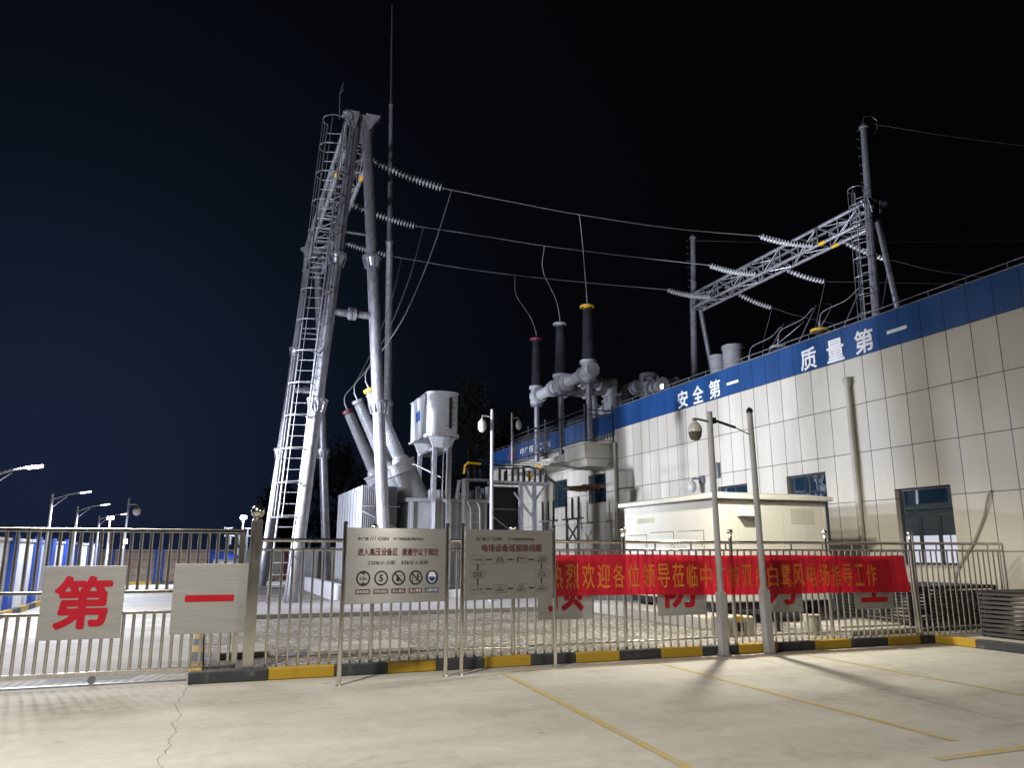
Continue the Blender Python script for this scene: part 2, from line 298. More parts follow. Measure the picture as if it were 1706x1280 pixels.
# ------------------------------------------------------------------ building helpers
MW = {}
class MB:
    def __init__(s): s.bm = bmesh.new()
    def _add(s, verts, faces, mtx=None):
        vs = [s.bm.verts.new(mtx @ Vector(v) if mtx else v) for v in verts]
        for f in faces:
            try: s.bm.faces.new([vs[i] for i in f])
            except ValueError: pass
        return vs
    def box(s, a, b, mtx=None):
        x0, y0, z0 = a; x1, y1, z1 = b
        s._add([(x0, y0, z0), (x1, y0, z0), (x1, y1, z0), (x0, y1, z0), (x0, y0, z1), (x1, y0, z1), (x1, y1, z1), (x0, y1, z1)],
               [(3, 2, 1, 0), (4, 5, 6, 7), (0, 1, 5, 4), (1, 2, 6, 5), (2, 3, 7, 6), (3, 0, 4, 7)], mtx); return s
    def frame_of(s, p0, p1):
        d = Vector(p1) - Vector(p0); L = d.length
        q = d.to_track_quat('Z', 'Y').to_matrix().to_4x4(); q.translation = Vector(p0)
        return q, L
    def cyl(s, p0, p1, r0, r1=None, n=12, caps=True):
        return s.lathe(p0, p1, [(0, r0), (1, r0 if r1 is None else r1)], n, caps)
    def lathe(s, p0, p1, prof, n=16, caps=True, absolute=False):
        q, L = s.frame_of(p0, p1)
        k = 1.0 if absolute else L
        rings = []
        for (t, r) in prof:
            rings.append([s.bm.verts.new(q @ Vector((r * math.cos(2 * math.pi * i / n), r * math.sin(2 * math.pi * i / n), t * k))) for i in range(n)])
        for a, b in zip(rings, rings[1:]):
            for i in range(n): s.bm.faces.new((a[i], a[(i + 1) % n], b[(i + 1) % n], b[i]))
        if caps:
            s.bm.faces.new(rings[0][::-1]); s.bm.faces.new(rings[-1])
        return s
    def bar(s, p0, p1, w_, h_=None, up=(0, 0, 1)):
        h_ = h_ or w_
        d = (Vector(p1) - Vector(p0)); L = d.length; z = d.normalized(); u = Vector(up)
        if abs(z.dot(u)) > 0.99: u = Vector((0, 1, 0))
        x = u.cross(z).normalized(); y = z.cross(x)
        m = Matrix((x, y, z)).transposed().to_4x4(); m.translation = Vector(p0)
        return s.box((-w_ / 2, -h_ / 2, 0), (w_ / 2, h_ / 2, L), m)
    def tube(s, pts, r, n=8):
        pts = [Vector(p) for p in pts]
        rings = []; x = None
        for i, p in enumerate(pts):
            d = (pts[min(i + 1, len(pts) - 1)] - pts[max(i - 1, 0)]).normalized()
            if x is None:
                x = d.orthogonal().normalized()
            else:
                x = (x - d * x.dot(d)).normalized()
            y = d.cross(x)
            rings.append([s.bm.verts.new(p + (x * math.cos(2 * math.pi * k / n) + y * math.sin(2 * math.pi * k / n)) * r) for k in range(n)])
        for a, b in zip(rings, rings[1:]):
            for i in range(n): s.bm.faces.new((a[i], a[(i + 1) % n], b[(i + 1) % n], b[i]))
        s.bm.faces.new(rings[0][::-1]); s.bm.faces.new(rings[-1]); return s
    def ring(s, c, axis, R_, r, n=24, m=6):
        q, _ = s.frame_of(c, Vector(c) + Vector(axis))
        rr = []
        for i in range(n):
            a = 2 * math.pi * i / n
            rr.append([s.bm.verts.new(q @ Vector(((R_ + r * math.cos(2 * math.pi * k / m)) * math.cos(a), (R_ + r * math.cos(2 * math.pi * k / m)) * math.sin(a), r * math.sin(2 * math.pi * k / m)))) for k in range(m)])
        for i in range(n):
            a, b = rr[i], rr[(i + 1) % n]
            for k in range(m): s.bm.faces.new((a[k], b[k], b[(k + 1) % m], a[(k + 1) % m]))
        return s
    def sphere(s, c, r, sz=1.0, n=16):
        bmesh.ops.create_uvsphere(s.bm, u_segments=n, v_segments=max(6, n // 2), radius=r, matrix=Matrix.Translation(c) @ Matrix.Diagonal((1, 1, sz, 1))); return s
    def prism(s, poly, a, axis_vec):
        # poly: 3-D points of a flat outline, pushed along axis_vec*a
        v = Vector(axis_vec) * a
        A = [s.bm.verts.new(p) for p in poly]; B = [s.bm.verts.new(Vector(p) + v) for p in poly]
        s.bm.faces.new(A[::-1]); s.bm.faces.new(B); n = len(A)
        for i in range(n): s.bm.faces.new((A[i], A[(i + 1) % n], B[(i + 1) % n], B[i]))
        return s
    def mesh(s, name, mat, smooth=False, fix=True):
        if fix: bmesh.ops.recalc_face_normals(s.bm, faces=s.bm.faces)
        me = bpy.data.meshes.new(name); s.bm.to_mesh(me); s.bm.free()
        for m in (mat if isinstance(mat, (list, tuple)) else [mat]): me.materials.append(m)
        if smooth:
            for p in me.polygons: p.use_smooth = True
            try: me.set_sharp_from_angle(angle=R(38))
            except Exception: pass
        return me
    def build(s, name, mat, parent=None, smooth=False, local=False, origin=None, bevel=0, label=None):
        me = s.mesh(name, mat, smooth)
        o = bpy.data.objects.new(name, me); COL.objects.link(o)
        if parent is not None:
            o.parent = parent; pw = MW[parent.name]
            if not local: me.transform(pw.inverted())
            MW[o.name] = pw.copy()
        else:
            org = Vector(origin) if origin is not None else Vector((0, 0, 0))
            if not local: me.transform(Matrix.Translation(-org))
            o.location = org; MW[o.name] = Matrix.Translation(org)
        if bevel:
            md = o.modifiers.new('bevel', 'BEVEL'); md.width = bevel; md.segments = 2; md.limit_method = 'ANGLE'
        if label: o['label'] = label
        return o
def thing(name, loc, label, cat, group=None, rot=0.0):
    o = bpy.data.objects.new(name, None); COL.objects.link(o); o.location = loc; o.rotation_euler = (0, 0, rot)
    o.empty_display_size = 0.2
    MW[o.name] = Matrix.Translation(loc) @ Matrix.Rotation(rot, 4, 'Z')
    return tag(o, label, cat, group)
def tag(o, label, cat, group=None):
    o['label'] = label; o['category'] = cat
    if group: o['group'] = group
    return o
def struct(o, kind='structure'): o['kind'] = kind; return o
def dup(o, parent=None, shift=None):
    c = o.copy(); COL.objects.link(c)
    if parent is not None: c.parent = parent
    if shift is not None: c.location = Vector(o.location) + Vector(shift)
    MW[c.name] = MW[o.name].copy()
    for ch in [k for k in o.children]: dup(ch, c)
    return c
def dup_thing(o, loc, label, rot=None):
    c = dup(o); c.location = loc
    if rot is not None: c.rotation_euler = (0, 0, rot)
    c['label'] = label
    return c

# ------------------------------------------------------------------ lettering (text turned into meshes)
TXT = {}
def make_texts(lst):
    obs = []
    for (s_, bold) in lst:
        cu = bpy.data.curves.new('txt', 'FONT'); cu.body = s_; cu.align_x = 'CENTER'; cu.align_y = 'CENTER'
        cu.size = 1.0; cu.resolution_u = 3; cu.extrude = 0.0; cu.space_line = 0.95
        o = bpy.data.objects.new('txt', cu); COL.objects.link(o); obs.append((s_, bold, o))
    dg = bpy.context.evaluated_depsgraph_get()
    for s_, bold, o in obs:
        me = bpy.data.meshes.new_from_object(o.evaluated_get(dg))
        xs = [v.co.x for v in me.vertices]; ys = [v.co.y for v in me.vertices]
        cx, cy = (min(xs) + max(xs)) / 2, (min(ys) + max(ys)) / 2
        me.transform(Matrix.Translation((-cx, -cy, 0)))
        TXT[(s_, bold)] = (me, max(xs) - min(xs), max(ys) - min(ys))
        bpy.data.objects.remove(o)
FACE_S = Matrix(((1, 0, 0), (0, 0, -1), (0, 1, 0)))       # text plane facing -y
FACE_W = Matrix(((0, 0, -1), (-1, 0, 0), (0, 1, 0)))      # text plane facing -x
def text_mesh(s_, bold, wdt=None, hgt=None, face=FACE_S, at=(0, 0, 0), shear=0):
    me, W, H = TXT[(s_, bold)]
    if bold > 0.009:      # a bolder cut: the same outline laid a few times, each a hair's breadth nearer
        n_ = 8 if (hgt or 1) > .12 or (wdt or 0) > .3 and (hgt or 1) > .05 else 4
        bm = bmesh.new()
        for k in range(n_ + 1):
            c_ = me.copy()
            if k: c_.transform(Matrix.Translation((bold * .7 * math.cos(6.2832 * k / n_), bold * .7 * math.sin(6.2832 * k / n_), k * .00015)))
            bm.from_mesh(c_); bpy.data.meshes.remove(c_)
        m = bpy.data.meshes.new('txt'); bm.to_mesh(m); bm.free(); W += 1.4 * bold; H += 1.4 * bold
    else:
        m = me.copy()
    sx = wdt / W if wdt else hgt / H
    sy = hgt / H if hgt else sx
    m.transform(Matrix.Diagonal((sx, sy, 1, 1)))
    m.transform(face.to_4x4()); m.transform(Matrix.Translation(at))
    return m
def join_meshes(ms):
    bm = bmesh.new()
    for m in ms: bm.from_mesh(m); bpy.data.meshes.remove(m)
    mb = MB.__new__(MB); mb.bm = bm
    return mb
BAN = '热烈欢迎各位领导莅临中广核双乡白鹭风电场指导工作'
LST = [('第', .045), ('第', .028), ('一', .03), ('预', .04), ('防', .04), ('为', .04), ('主', .04)]
LST += [(c, .028) for c in '安全质量']
LST += [(c, .016) for c in BAN]
S1 = [('中广核', .03), ('CGN', .04), ('中广核新能源白鹭风电场', .012), ('进入高压设备区', .03), ('请遵守以下规定', .03), ('220kV-3米', .012), ('35kV-1.0米', .012),
      ('3.5m', .03), ('5', .05), ('限制高度', .01), ('限制速度', .01), ('禁止烟火', .01), ('禁止攀登', .01), ('必须戴防护面罩', .01)]
S2 = [('电场设备巡视路线图', .03)] + [(x, .006) for x in ('中控室', '继电\n保护室', '蓄电池\n室1、2', '一体化\n电源室', '35kV\n开关室', 'GIS\n设备间', 'SVG\n设备区', 'AC\n设备区', '#1主变', '接地变\n站用变')]
LST += S1 + S2 + [('中广核', .04)]
make_texts(list(dict.fromkeys(LST)))

# ================================================================== SETTING
g = MB(); g.box((-150, -60, -0.3), (200, 260, 0.0)); struct(g.build('pavement', M['concrete'], origin=(0, 0, 0)))
gb = MB(); gb.box((0.08, 11.0, 0.004), (15.4, 44.0, 0.10)); struct(gb.build('gravel_bed', M['gravel'], origin=(0, 0, 0)))
# kerb: painted segments
segs = [-0.10, 0.85, 1.68, 2.38, 3.06, 3.76, 4.47, 5.18, 5.91, 6.63, 7.38, 8.06, 8.84, 9.60, 10.38, 11.20, 11.95, 12.30]
kb = MB()
def kerbseg(mb, a, b, y):
    mb.box((*a, 0.004), (*b, 0.145))
    f = mb.bm.faces[:] if False else None
mats_k = [M['kerb_k'], M['kerb_y']]
def kseg(mb, a, b, yellow):
    n0 = len(mb.bm.faces); mb.box((a[0], a[1], 0.004), (b[0], b[1], 0.145)); mb.bm.faces.ensure_lookup_table()
    for f in mb.bm.faces[n0:]: f.material_index = yellow
kb = MB()
for i, (a, b) in enumerate(zip(segs, segs[1:])):
    kseg(kb, (a + .002, 10.83), (b - .002, 10.99), i % 2)
for i in range(7):      # the kerb turns and runs back towards the viewer at the right
    kseg(kb, (12.304, 10.99 - 0.001 - (i + 1) * 0.95 + .002), (12.46, 10.99 - i * 0.95 - .002), (i + 1) % 2)
for i in range(34):     # west edge of the gravel, along the yard road
    kseg(kb, (-0.10, 11.0 + i * 0.97), (0.06, 11.0 + (i + 1) * 0.97 - .004), (i + 1) % 2)
struct(kb.build('kerb', mats_k, bevel=0.012))
kf = MB()
for i in range(16): kseg(kf, (-4.9 + i * 1.2, 44.2), (-4.9 + (i + 1) * 1.2 - .004, 44.4), i % 2)
for i in range(26): kseg(kf, (-4.72, 18 + i * 1.0), (-4.56, 19 + i * 1.0 - .004), i % 2)
struct(kf.build('yard_kerb', mats_k))
rp_ = MB(); rp_.box((12.462, 2, 0.004), (15.38, 10.99, 0.13)); struct(rp_.build('side_pavement', M['slab']))
# road markings (parking bays)
mk = MB()
def stripe(p0, p1, wd, z=0.004):
    d = (Vector((*p1, 0)) - Vector((*p0, 0))).normalized(); n = Vector((-d.y, d.x, 0)) * wd / 2
    a, b = Vector((*p0, z)), Vector((*p1, z))
    n_ = max(1, int((b - a).length / 0.5)); 
    mk._add([a - n, b - n, b + n, a + n], [(0, 1, 2, 3)])
for x0, x1 in ((3.86, 3.52), (6.34, 6.16), (9.02, 8.76)): stripe((x0, 10.34), (x1, 5.35), 0.085)
stripe((4.0, 10.44), (12.2, 10.40), 0.07); stripe((5.5, 4.95), (8.6, 4.95), 0.10)
struct(mk.build('road_marking', M['line']))
# raised paved walk across the yard, with a dark edge stone
pv = MB(); pv.box((0.5, 19.2, 0.104), (9.6, 24.0, 0.20)); struct(pv.build('paved_walk', M['paver']))

# cable trench covers lying in the gravel
for i, (x0, y0, x1, y1, lb) in enumerate(((1.55, 12.05, 3.1, 13.15, 'long pale concrete trench cover lying in the gravel behind the rules board'),
                                           (0.25, 12.3, 0.95, 13.3, 'small pale concrete cover in the gravel beside the gate post'))):
    cvt = MB(); n = 7 if i == 0 else 3
    for k in range(n):
        a = x0 + (x1 - x0) * k / n; cvt.box((a + .006, y0, 0.102), (x0 + (x1 - x0) * (k + 1) / n - .006, y1, 0.19))
    o = cvt.build('trench_cover', M['slab'], origin=((x0 + x1) / 2, (y0 + y1) / 2, 0.1), bevel=0.01); tag(o, lb, 'trench cover')

# ================================================================== MAIN BUILDING
bld = thing('substation_building', (15.4, 28, 0), 'long cream panelled building with a blue parapet and white characters', 'building')
holes1 = [(12.72, 14.26, 1.30, 3.08), (16.48, 18.02, 1.9, 3.72), (19.8, 21.3, 1.9, 3.67)]
holes2 = [(29.7, 31.35, 3.70, 4.94), (33.6, 35.3, 3.7, 5.0)]
def wall_w(mb, x, y0, y1, z0, z1, holes, dep=0.2):
    ys = sorted({y0, y1, *[h[0] for h in holes], *[h[1] for h in holes]}); zs = sorted({z0, z1, *[h[2] for h in holes], *[h[3] for h in holes]})
    for a, b in zip(ys, ys[1:]):
        for c, d in zip(zs, zs[1:]):
            cy, cz = (a + b) / 2, (c + d) / 2
            if any(h[0] < cy < h[1] and h[2] < cz < h[3] for h in holes): continue
            mb._add([(x, a, c), (x, a, d), (x, b, d), (x, b, c)], [(0, 1, 2, 3)])
    for h in holes:
        a, b, c, d = h
        mb._add([(x, a, c), (x + dep, a, c), (x + dep, a, d), (x, a, d)], [(0, 1, 2, 3)])
        mb._add([(x, b, c), (x + dep, b, c), (x + dep, b, d), (x, b, d)], [(0, 1, 2, 3)])
        mb._add([(x, a, d), (x + dep, a, d), (x + dep, b, d), (x, b, d)], [(0, 1, 2, 3)])
        mb._add([(x, a, c), (x + dep, a, c), (x + dep, b, c), (x, b, c)], [(0, 1, 2, 3)])
XR = 15.75
wl = MB(); wall_w(wl, 15.4, -4, 28.12, 0, 6.57, holes1); wall_w(wl, XR, 28.12, 44.0, 0, 6.57, holes2)
wl._add([(15.4, 28.12, 0), (XR, 28.12, 0), (XR, 28.12, 6.57), (15.4, 28.12, 6.57)], [(0, 1, 2, 3)])
wl._add([(15.4, -4, 0), (40, -4, 0), (40, -4, 6.57), (15.4, -4, 6.57)], [(0, 1, 2, 3)])
wl._add([(XR, 44, 0), (40, 44, 0), (40, 44, 6.57), (XR, 44, 6.57)], [(0, 1, 2, 3)])
wl._add([(40, -4, 0), (40, 44, 0), (40, 44, 6.57), (40, -4, 6.57)], [(0, 1, 2, 3)])
me = wl.mesh('wall', M['clad'], fix=False)
# object coordinates of the wall are world coordinates shifted by the root, so keep its own origin at the world origin
ow = bpy.data.objects.new('wall', me); COL.objects.link(ow); ow.parent = bld; ow.location = (-15.4, -28, 0); MW[ow.name] = Matrix()
pp = MB()
pp.box((15.385, -4, 6.572), (15.65, 28.12, 7.45)); pp.box((XR - .015, 28.125, 6.572), (XR + .25, 44, 7.44))
pp.box((39.8, -4, 6.572), (40.02, 44, 7.45)); pp.box((15.655, -4.02, 6.572), (39.79, -3.8, 7.45)); pp.box((XR + .255, 43.8, 6.572), (39.79, 44.02, 7.44))
me = pp.mesh('parapet', M['clad_p'])
op = bpy.data.objects.new('parapet', me); COL.objects.link(op); op.parent = bld; op.location = (-15.4, -28, 0); MW[op.name] = Matrix()
cp = MB(); cp.box((15.37, -4, 7.452), (15.67, 28.12, 7.48)); cp.box((XR - .03, 28.125, 7.442), (XR + .27, 44, 7.47)); cp.build('coping', M['galv_d'], bld)
rf = MB(); rf.box((15.66, -3.9, 6.4), (39.9, 43.9, 6.57)); rf.build('roof', M['roof'], bld)
rr = MB()
rr.tube([(15.52, -3.8, 7.66), (15.52, 28, 7.66)], 0.012, 6); rr.tube([(XR + .1, 28.2, 7.65), (XR + .1, 44, 7.65)], 0.012, 6)
for k in range(29): rr.cyl((15.52, -0.2 + k * 1.0, 7.48), (15.52, -0.2 + k, 7.67), 0.010, n=6)
for k in range(16): rr.cyl((XR + .1, 28.6 + k * 1.0, 7.47), (XR + .1, 28.6 + k, 7.66), 0.010, n=6)
rr.build('roof_rod', M['galv_d'], bld)
def window(h, x, style):
    a, b, c, d = h
    f = MB(); xo = x + 0.13; fw = 0.055
    f.box((xo, a, c), (xo + .06, a + fw, d)); f.box((xo, b - fw, c), (xo + .06, b, d)); f.box((xo, a + fw, c), (xo + .06, b - fw, c + fw)); f.box((xo, a + fw, d - fw), (xo + .06, b - fw, d))
    if style == 1:
        zt = c + (d - c) * 0.62
        f.box((xo, a + fw, zt), (xo + .06, b - fw, zt + .06))
        for k in (1, 2):
            yk = a + (b - a) * k / 3; f.box((xo + .001, yk - .05, c + fw), (xo + .061, yk + .05, zt))
    else:
        ym = (a + b) / 2; f.box((xo, ym - .03, c + fw), (xo + .06, ym + .03, d - fw))
    fo = f.build('window', M['frame'], bld)
    sl_ = MB(); sl_.box((x - .03, a - .04, c - .035), (x + .13, b + .04, c - .003)); sl_.build('sill', M['trim'], fo)
    p = MB(); p.box((xo + .02, a + .01, c + .01), (xo + .03, b - .01, d - .01)); p.build('pane', M['glass'], fo)
for h in holes1: window(h, 15.4, 1 if h[0] < 13 else 0)
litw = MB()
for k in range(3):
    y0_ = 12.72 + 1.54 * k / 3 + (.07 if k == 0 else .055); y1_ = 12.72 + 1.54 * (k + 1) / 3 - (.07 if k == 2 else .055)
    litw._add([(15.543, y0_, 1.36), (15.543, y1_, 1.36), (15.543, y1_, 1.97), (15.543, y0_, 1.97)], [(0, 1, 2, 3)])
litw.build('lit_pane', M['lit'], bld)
mull = MB()
for k in (0, 2):
    yc = 12.72 + 1.54 * (k + .5) / 3; mull.box((15.53, yc - .012, 1.36), (15.54, yc + .012, 1.97)); mull.box((15.531, yc - .2, 1.62), (15.539, yc + .2, 1.645))
mull.build('glazing_bar', M['frame'], bld)
for h in holes2: window(h, XR, 0)
# characters on the parapet
for s_, ys in (('安全第一', [23.02, 22.09, 21.12, 20.16]), ('质量第一', [16.72, 15.70, 14.70, 13.66])):
    ms = []
    for c, y in zip(s_, ys):
        b_ = .028 if c != '一' else .03
        if c == '一': tm = text_mesh(c, b_, .60, .085, FACE_W, (15.362, y, 6.93))
        else: tm = text_mesh(c, b_, .62, .62, FACE_W, (15.362, y, 6.91))
        j = join_meshes([tm])
        r_ = bmesh.ops.extrude_face_region(j.bm, geom=j.bm.faces[:]); bmesh.ops.translate(j.bm, verts=[v for v in r_['geom'] if isinstance(v, bmesh.types.BMVert)], vec=(0.02, 0, 0))
        j.build('character', M['white_txt'], bld)
join_meshes([text_mesh('中广核', .04, 1.9, .42, FACE_W, (XR - .03, 38.6, 6.98))]).build('lettering', M['white_txt'], bld)
join_meshes([text_mesh('CGN', .04, 1.5, .36, FACE_W, (XR - .03, 36.2, 6.95))]).build('lettering', M['white_txt'], bld)
sw = MB()
for k in range(3): sw.prism([(XR - .03, 41.6 - k * .45, 6.72), (XR - .03, 41.35 - k * .45, 6.72), (XR - .03, 40.95 - k * .45, 7.28), (XR - .03, 41.15 - k * .45, 7.3)], 0.01, (1, 0, 0))
sw.build('emblem', M['redp'], bld)
# drain pipes
def drain(y, top, r, hop):
    d = MB(); d.cyl((15.30, y, 0.1), (15.30, y, top - .12), r, n=14)
    d.lathe((15.30, y, top - .14), (15.30, y, top + .12), [(0, r), (.45, hop), (1, hop)], 14)
    for z in (1.6, 3.4, 5.2):
        if z < top - .2: d.cyl((15.30, y, z), (15.30, y, z + .05), r + .012, n=14); d.box((15.3, y - .02, z + .01), (15.399, y + .02, z + .04))
    d.build('drain_pipe', M['trim'], bld, smooth=True)
drain(15.32, 5.95, .075, .11); drain(28.0, 5.88, .06, .085)
# balcony on the facade
bal = MB()
bal.box((14.0, 28.15, 5.35), (XR - .004, 30.1, 5.9)); bal.box((13.92, 28.09, 5.9), (XR - .006, 30.16, 5.99)); bal.box((14.15, 28.3, 5.02), (XR - .008, 29.9, 5.35))
bal.box((14.0, 30.17, 5.42), (XR - .004, 36.4, 5.72))
for y in (31.3, 33.7): bal.box((14.3, y, 5.72), (14.9, y + .6, 5.80))
bal.box((14.02, 36.5, 5.45), (XR - .004, 37.3, 5.9))
bal.build('balcony', M['trim'], bld, bevel=0.012)
br_ = MB()
def rail_run(mb, p0, p1, step=0.13):
    p0, p1 = Vector(p0), Vector(p1); L = (p1 - p0).length; n = int(L / step)
    mb.tube([p0 + Vector((0, 0, 1.35)), p1 + Vector((0, 0, 1.35))], 0.028, 8); mb.tube([p0 + Vector((0, 0, 1.15)), p1 + Vector((0, 0, 1.15))], 0.018, 6); mb.tube([p0 + Vector((0, 0, .1)), p1 + Vector((0, 0, .1))], 0.018, 6)
    for k in range(n + 1):
        q = p0.lerp(p1, k / n); mb.cyl(q + Vector((0, 0, .1)), q + Vector((0, 0, 1.15)), 0.011, n=6)
    m_ = max(1, round(L / 1.9))
    for k in range(m_ + 1):
        q = p0.lerp(p1, k / m_); mb.cyl(q, q + Vector((0, 0, 1.48)), 0.035, n=8); mb.sphere(q + Vector((0, 0, 1.53)), 0.055, n=10)
rail_run(br_, (14.05, 28.2, 5.99), (14.05, 36.3, 5.99)); rail_run(br_, (14.15, 28.2, 5.99), (15.35, 28.2, 5.99))
br_.build('balcony_railing', M['rail_d'], bld, smooth=True)
# cable hanging on the wall
hs = MB(); hs.tube([(15.36, 11.74, 2.88), (15.33, 11.80, 2.75), (15.34, 11.95, 2.35), (15.34, 12.28, 1.79), (15.33, 12.66, 1.35), (15.33, 12.82, 1.09), (15.33, 12.84, .75), (15.34, 12.7, .3)], 0.022, 8)
o = hs.build('hanging_cable', M['trim'], origin=(15.34, 12.2, 0.3), smooth=True); tag(o, 'pale cable looping down the cream wall right of the lowest window', 'cable')

# ================================================================== PAVEMENT FENCE (y = 11.08)
FY = 11.08
fen = thing('steel_fence', (7.6, FY, 0.1), 'stainless steel fence with ball topped posts on the black and yellow kerb', 'fence')
b0 = MB(); b0.cyl((0, 0, 0.12), (0, 0, 1.63), 0.0175, n=10)
first = None
def place_local(parent, mesh, name, loc_world):
    o = bpy.data.objects.new(name, mesh); COL.objects.link(o); o.parent = parent
    o.location = MW[parent.name].inverted() @ Vector(loc_world); MW[o.name] = Matrix.Translation(loc_world); return o
barm = b0.mesh('bar', M['steel'], smooth=True)
posts_x = [0.66, 2.19, 4.28, 6.16, 8.20, 10.22, 12.22]
nb = 0; x = 0.82
while x < 14.6 and nb < 100:
    if min(abs(x - p) for p in posts_x) > 0.05: place_local(fen, barm, 'bar', (x, FY, 0)); nb += 1
    x += 0.1365
for zc, r in ((1.755, .027), (1.63, .016), (0.24, .014)):
    f = MB(); f.tube([(0.68, FY + (0.0 if r != .014 else .004), zc), (14.62, FY + (0.0 if r != .014 else .004), zc)], r, 10); f.build('rail', M['steel'], fen, smooth=True)
cn = MB(); x = 1.3
while x < 14.6: cn.cyl((x, FY, 1.64), (x, FY, 1.75), 0.013, n=8); x += 0.68
cn.build('rail_spacer', M['steel'], fen, smooth=True)
pm_ = MB(); pm_.cyl((0, 0, 0.1), (0, 0, 1.86), 0.032, n=14); pm_.lathe((0, 0, 1.84), (0, 0, 1.89), [(0, .04), (1, .03)], 14); pmesh = pm_.mesh('post', M['steel'], smooth=True)
pb_ = MB(); pb_.sphere((0, 0, 1.935), 0.052, n=18); pbm = pb_.mesh('ball_finial', M['steel'], smooth=True)
for x in posts_x[1:]:
    o = place_local(fen, pmesh, 'post', (x, FY, 0))
    q = bpy.data.objects.new('ball_finial', pbm); COL.objects.link(q); q.parent = o
o = MB(); o.cyl((14.62, FY, 0.13), (14.62, FY, 1.76), 0.02, n=10); o.build('post', M['steel'], fen, smooth=True)

# gate post with a ball
gp = thing('gate_post', (0.60, 11.0, 0), 'tall square stainless steel gate post with a ball on top', 'gate post')
gpm = MB(); gpm.box((0.53, 10.93+.07, 0.0), (0.67, 11.07+.07, 2.02)); gpm.build('shaft', M['steel_sq'], gp, bevel=0.01)
cpp = MB(); cpp.lathe((0.60, 11.07, 2.02), (0.60, 11.07, 2.06), [(0, .065), (.5, .05), (1, .04)], 18); cpp.build('collar', M['steel'], gp, smooth=True)
bl = MB(); bl.sphere((0.60, 11.07, 2.13), 0.088, n=24); bl.build('ball', M['steel'], gp, smooth=True)

# sliding gate at the left (y = 11.2)
GY = 11.22
gt = thing('sliding_gate', (-2.0, GY, 0.02), 'wide stainless steel gate of vertical bars left of the ball topped post', 'gate')
rl = MB()
for z, h in ((1.87, .05), (1.105, .04), (0.85, .04), (0.135, .055)):
    r1 = MB(); r1.box((-4.6, GY - .025, z - h / 2), (0.46, GY + .025, z + h / 2)); r1.build('rail', M['steel'], gt, bevel=0.006)
rl.bm.free()
ub = MB(); ub.cyl((0, 0, 1.125), (0, 0, 1.845), 0.0205, n=10); ubm = ub.mesh('bar', M['steel'], smooth=True)
lb_ = MB(); lb_.cyl((0, 0, .1635), (0, 0, .83), 0.0205, n=10); lbm = lb_.mesh('bar', M['steel'], smooth=True)
x = 0.36
while x > -4.55:
    place_local(gt, ubm, 'bar', (x, GY, 0)); place_local(gt, lbm, 'bar', (x, GY, 0)); x -= 0.1155
e_ = MB(); e_.box((0.40, GY - .03, .163), (0.47, GY + .03, .829)); e_.box((0.40, GY - .03, .871), (0.47, GY + .03, 1.084)); e_.box((0.40, GY - .03, 1.126), (0.47, GY + .03, 1.844)); e_.build('end_post', M['steel_sq'], gt)
tr_ = MB(); tr_.box((-6, GY - .04, 0.0), (-0.12, GY + .04, 0.02)); o = tr_.build('gate_track', M['galv'], origin=(-3, GY, 0)); tag(o, 'low steel rail in the ground under the left gate', 'gate track')
for x in (-4.0, -1.2):
    wv = MB(); wv.cyl((x, GY - .02, .065), (x, GY + .02, .065), .045, n=14); wv.build('wheel', M['galv_d'], gt, smooth=True)

# plates with one red character
def plate(x0, x1, z0, z1, y, ch, b_, csz, label, dz=0.0, grp=None, mat='red', cw=None):
    t = thing('character_plate', ((x0 + x1) / 2, y, z0), label, 'sign plate', 'red character plates on the fence and gate')
    p = MB(); p.box((x0, y - .004, z0), (x1, y + .004, z1)); p.build('plate', M['brushed'], t, bevel=0.002)
    m = text_mesh(ch, b_, cw or csz, csz, FACE_S, ((x0 + x1) / 2, y - .0065, (z0 + z1) / 2 + dz))
    join_meshes([m]).build('lettering', M[mat], t)
plate(-1.84, -0.93, 0.55, 1.43, GY - .055, '第', .045, .64, 'brushed steel plate with a red many-stroked character on the gate, left plate')
plate(-0.37, 0.53, 0.57, 1.45, GY - .055, '一', .03, .085, 'brushed steel plate with a single red bar stroke on the gate', cw=.60)
for x0, x1, ch, lb in ((4.66, 5.56, '预', 'steel plate with a red character half behind the second board and banner'), (6.72, 7.60, '防', 'steel plate with a red character under the banner, left of the two poles'),
                       (8.70, 9.58, '为', 'steel plate with a red character under the banner, right of the two poles'), (10.72, 11.62, '主', 'steel plate with a red character under the right end of the banner')):
    plate(x0, x1, 0.61, 1.46, FY - .045, ch, .04, .62, lb)

# ------------------------------------------------------------------ banner
ban = thing('welcome_banner', (8.4, 10.95, 0.9), 'long red cloth banner with yellow characters tied along the steel fence', 'banner')
def wav(x, z): return 10.972 + 0.010 * math.sin(x * 4.3 + 1.1 * math.sin(x * 1.7)) * (1.4 - abs(z - 1.5)) + 0.008 * math.sin(x * 13.1 + z * 3)
def top_z(x): return 1.565 - 0.0045 * (x - 4.5) + 0.006 * math.sin(x * 2.2)
def bot_z(x): return 0.955 - 0.010 * (x - 4.5) + 0.010 * math.sin(x * 1.3)
bm_ = MB(); nx, nz2 = 220, 10; x0, x1 = 4.55, 11.9
grid = []
for i in range(nx + 1):
    x = x0 + (x1 - x0) * i / nx; col = []
    for k in range(nz2 + 1):
        z = bot_z(x) + (top_z(x) - bot_z(x)) * k / nz2
        xx = x + (0.10 * (1 - k / nz2) if i == nx else 0.10 * (1 - k / nz2) * i / nx)
        col.append(bm_.bm.verts.new((xx, wav(xx, z), z)))
    grid.append(col)
for i in range(nx):
    for k in range(nz2): bm_.bm.faces.new((grid[i][k], grid[i + 1][k], grid[i + 1][k + 1], grid[i][k + 1]))
cl = bm_.build('cloth', M['ban'], ban, smooth=True)
ms = []
xa, xb = 4.80, 11.22
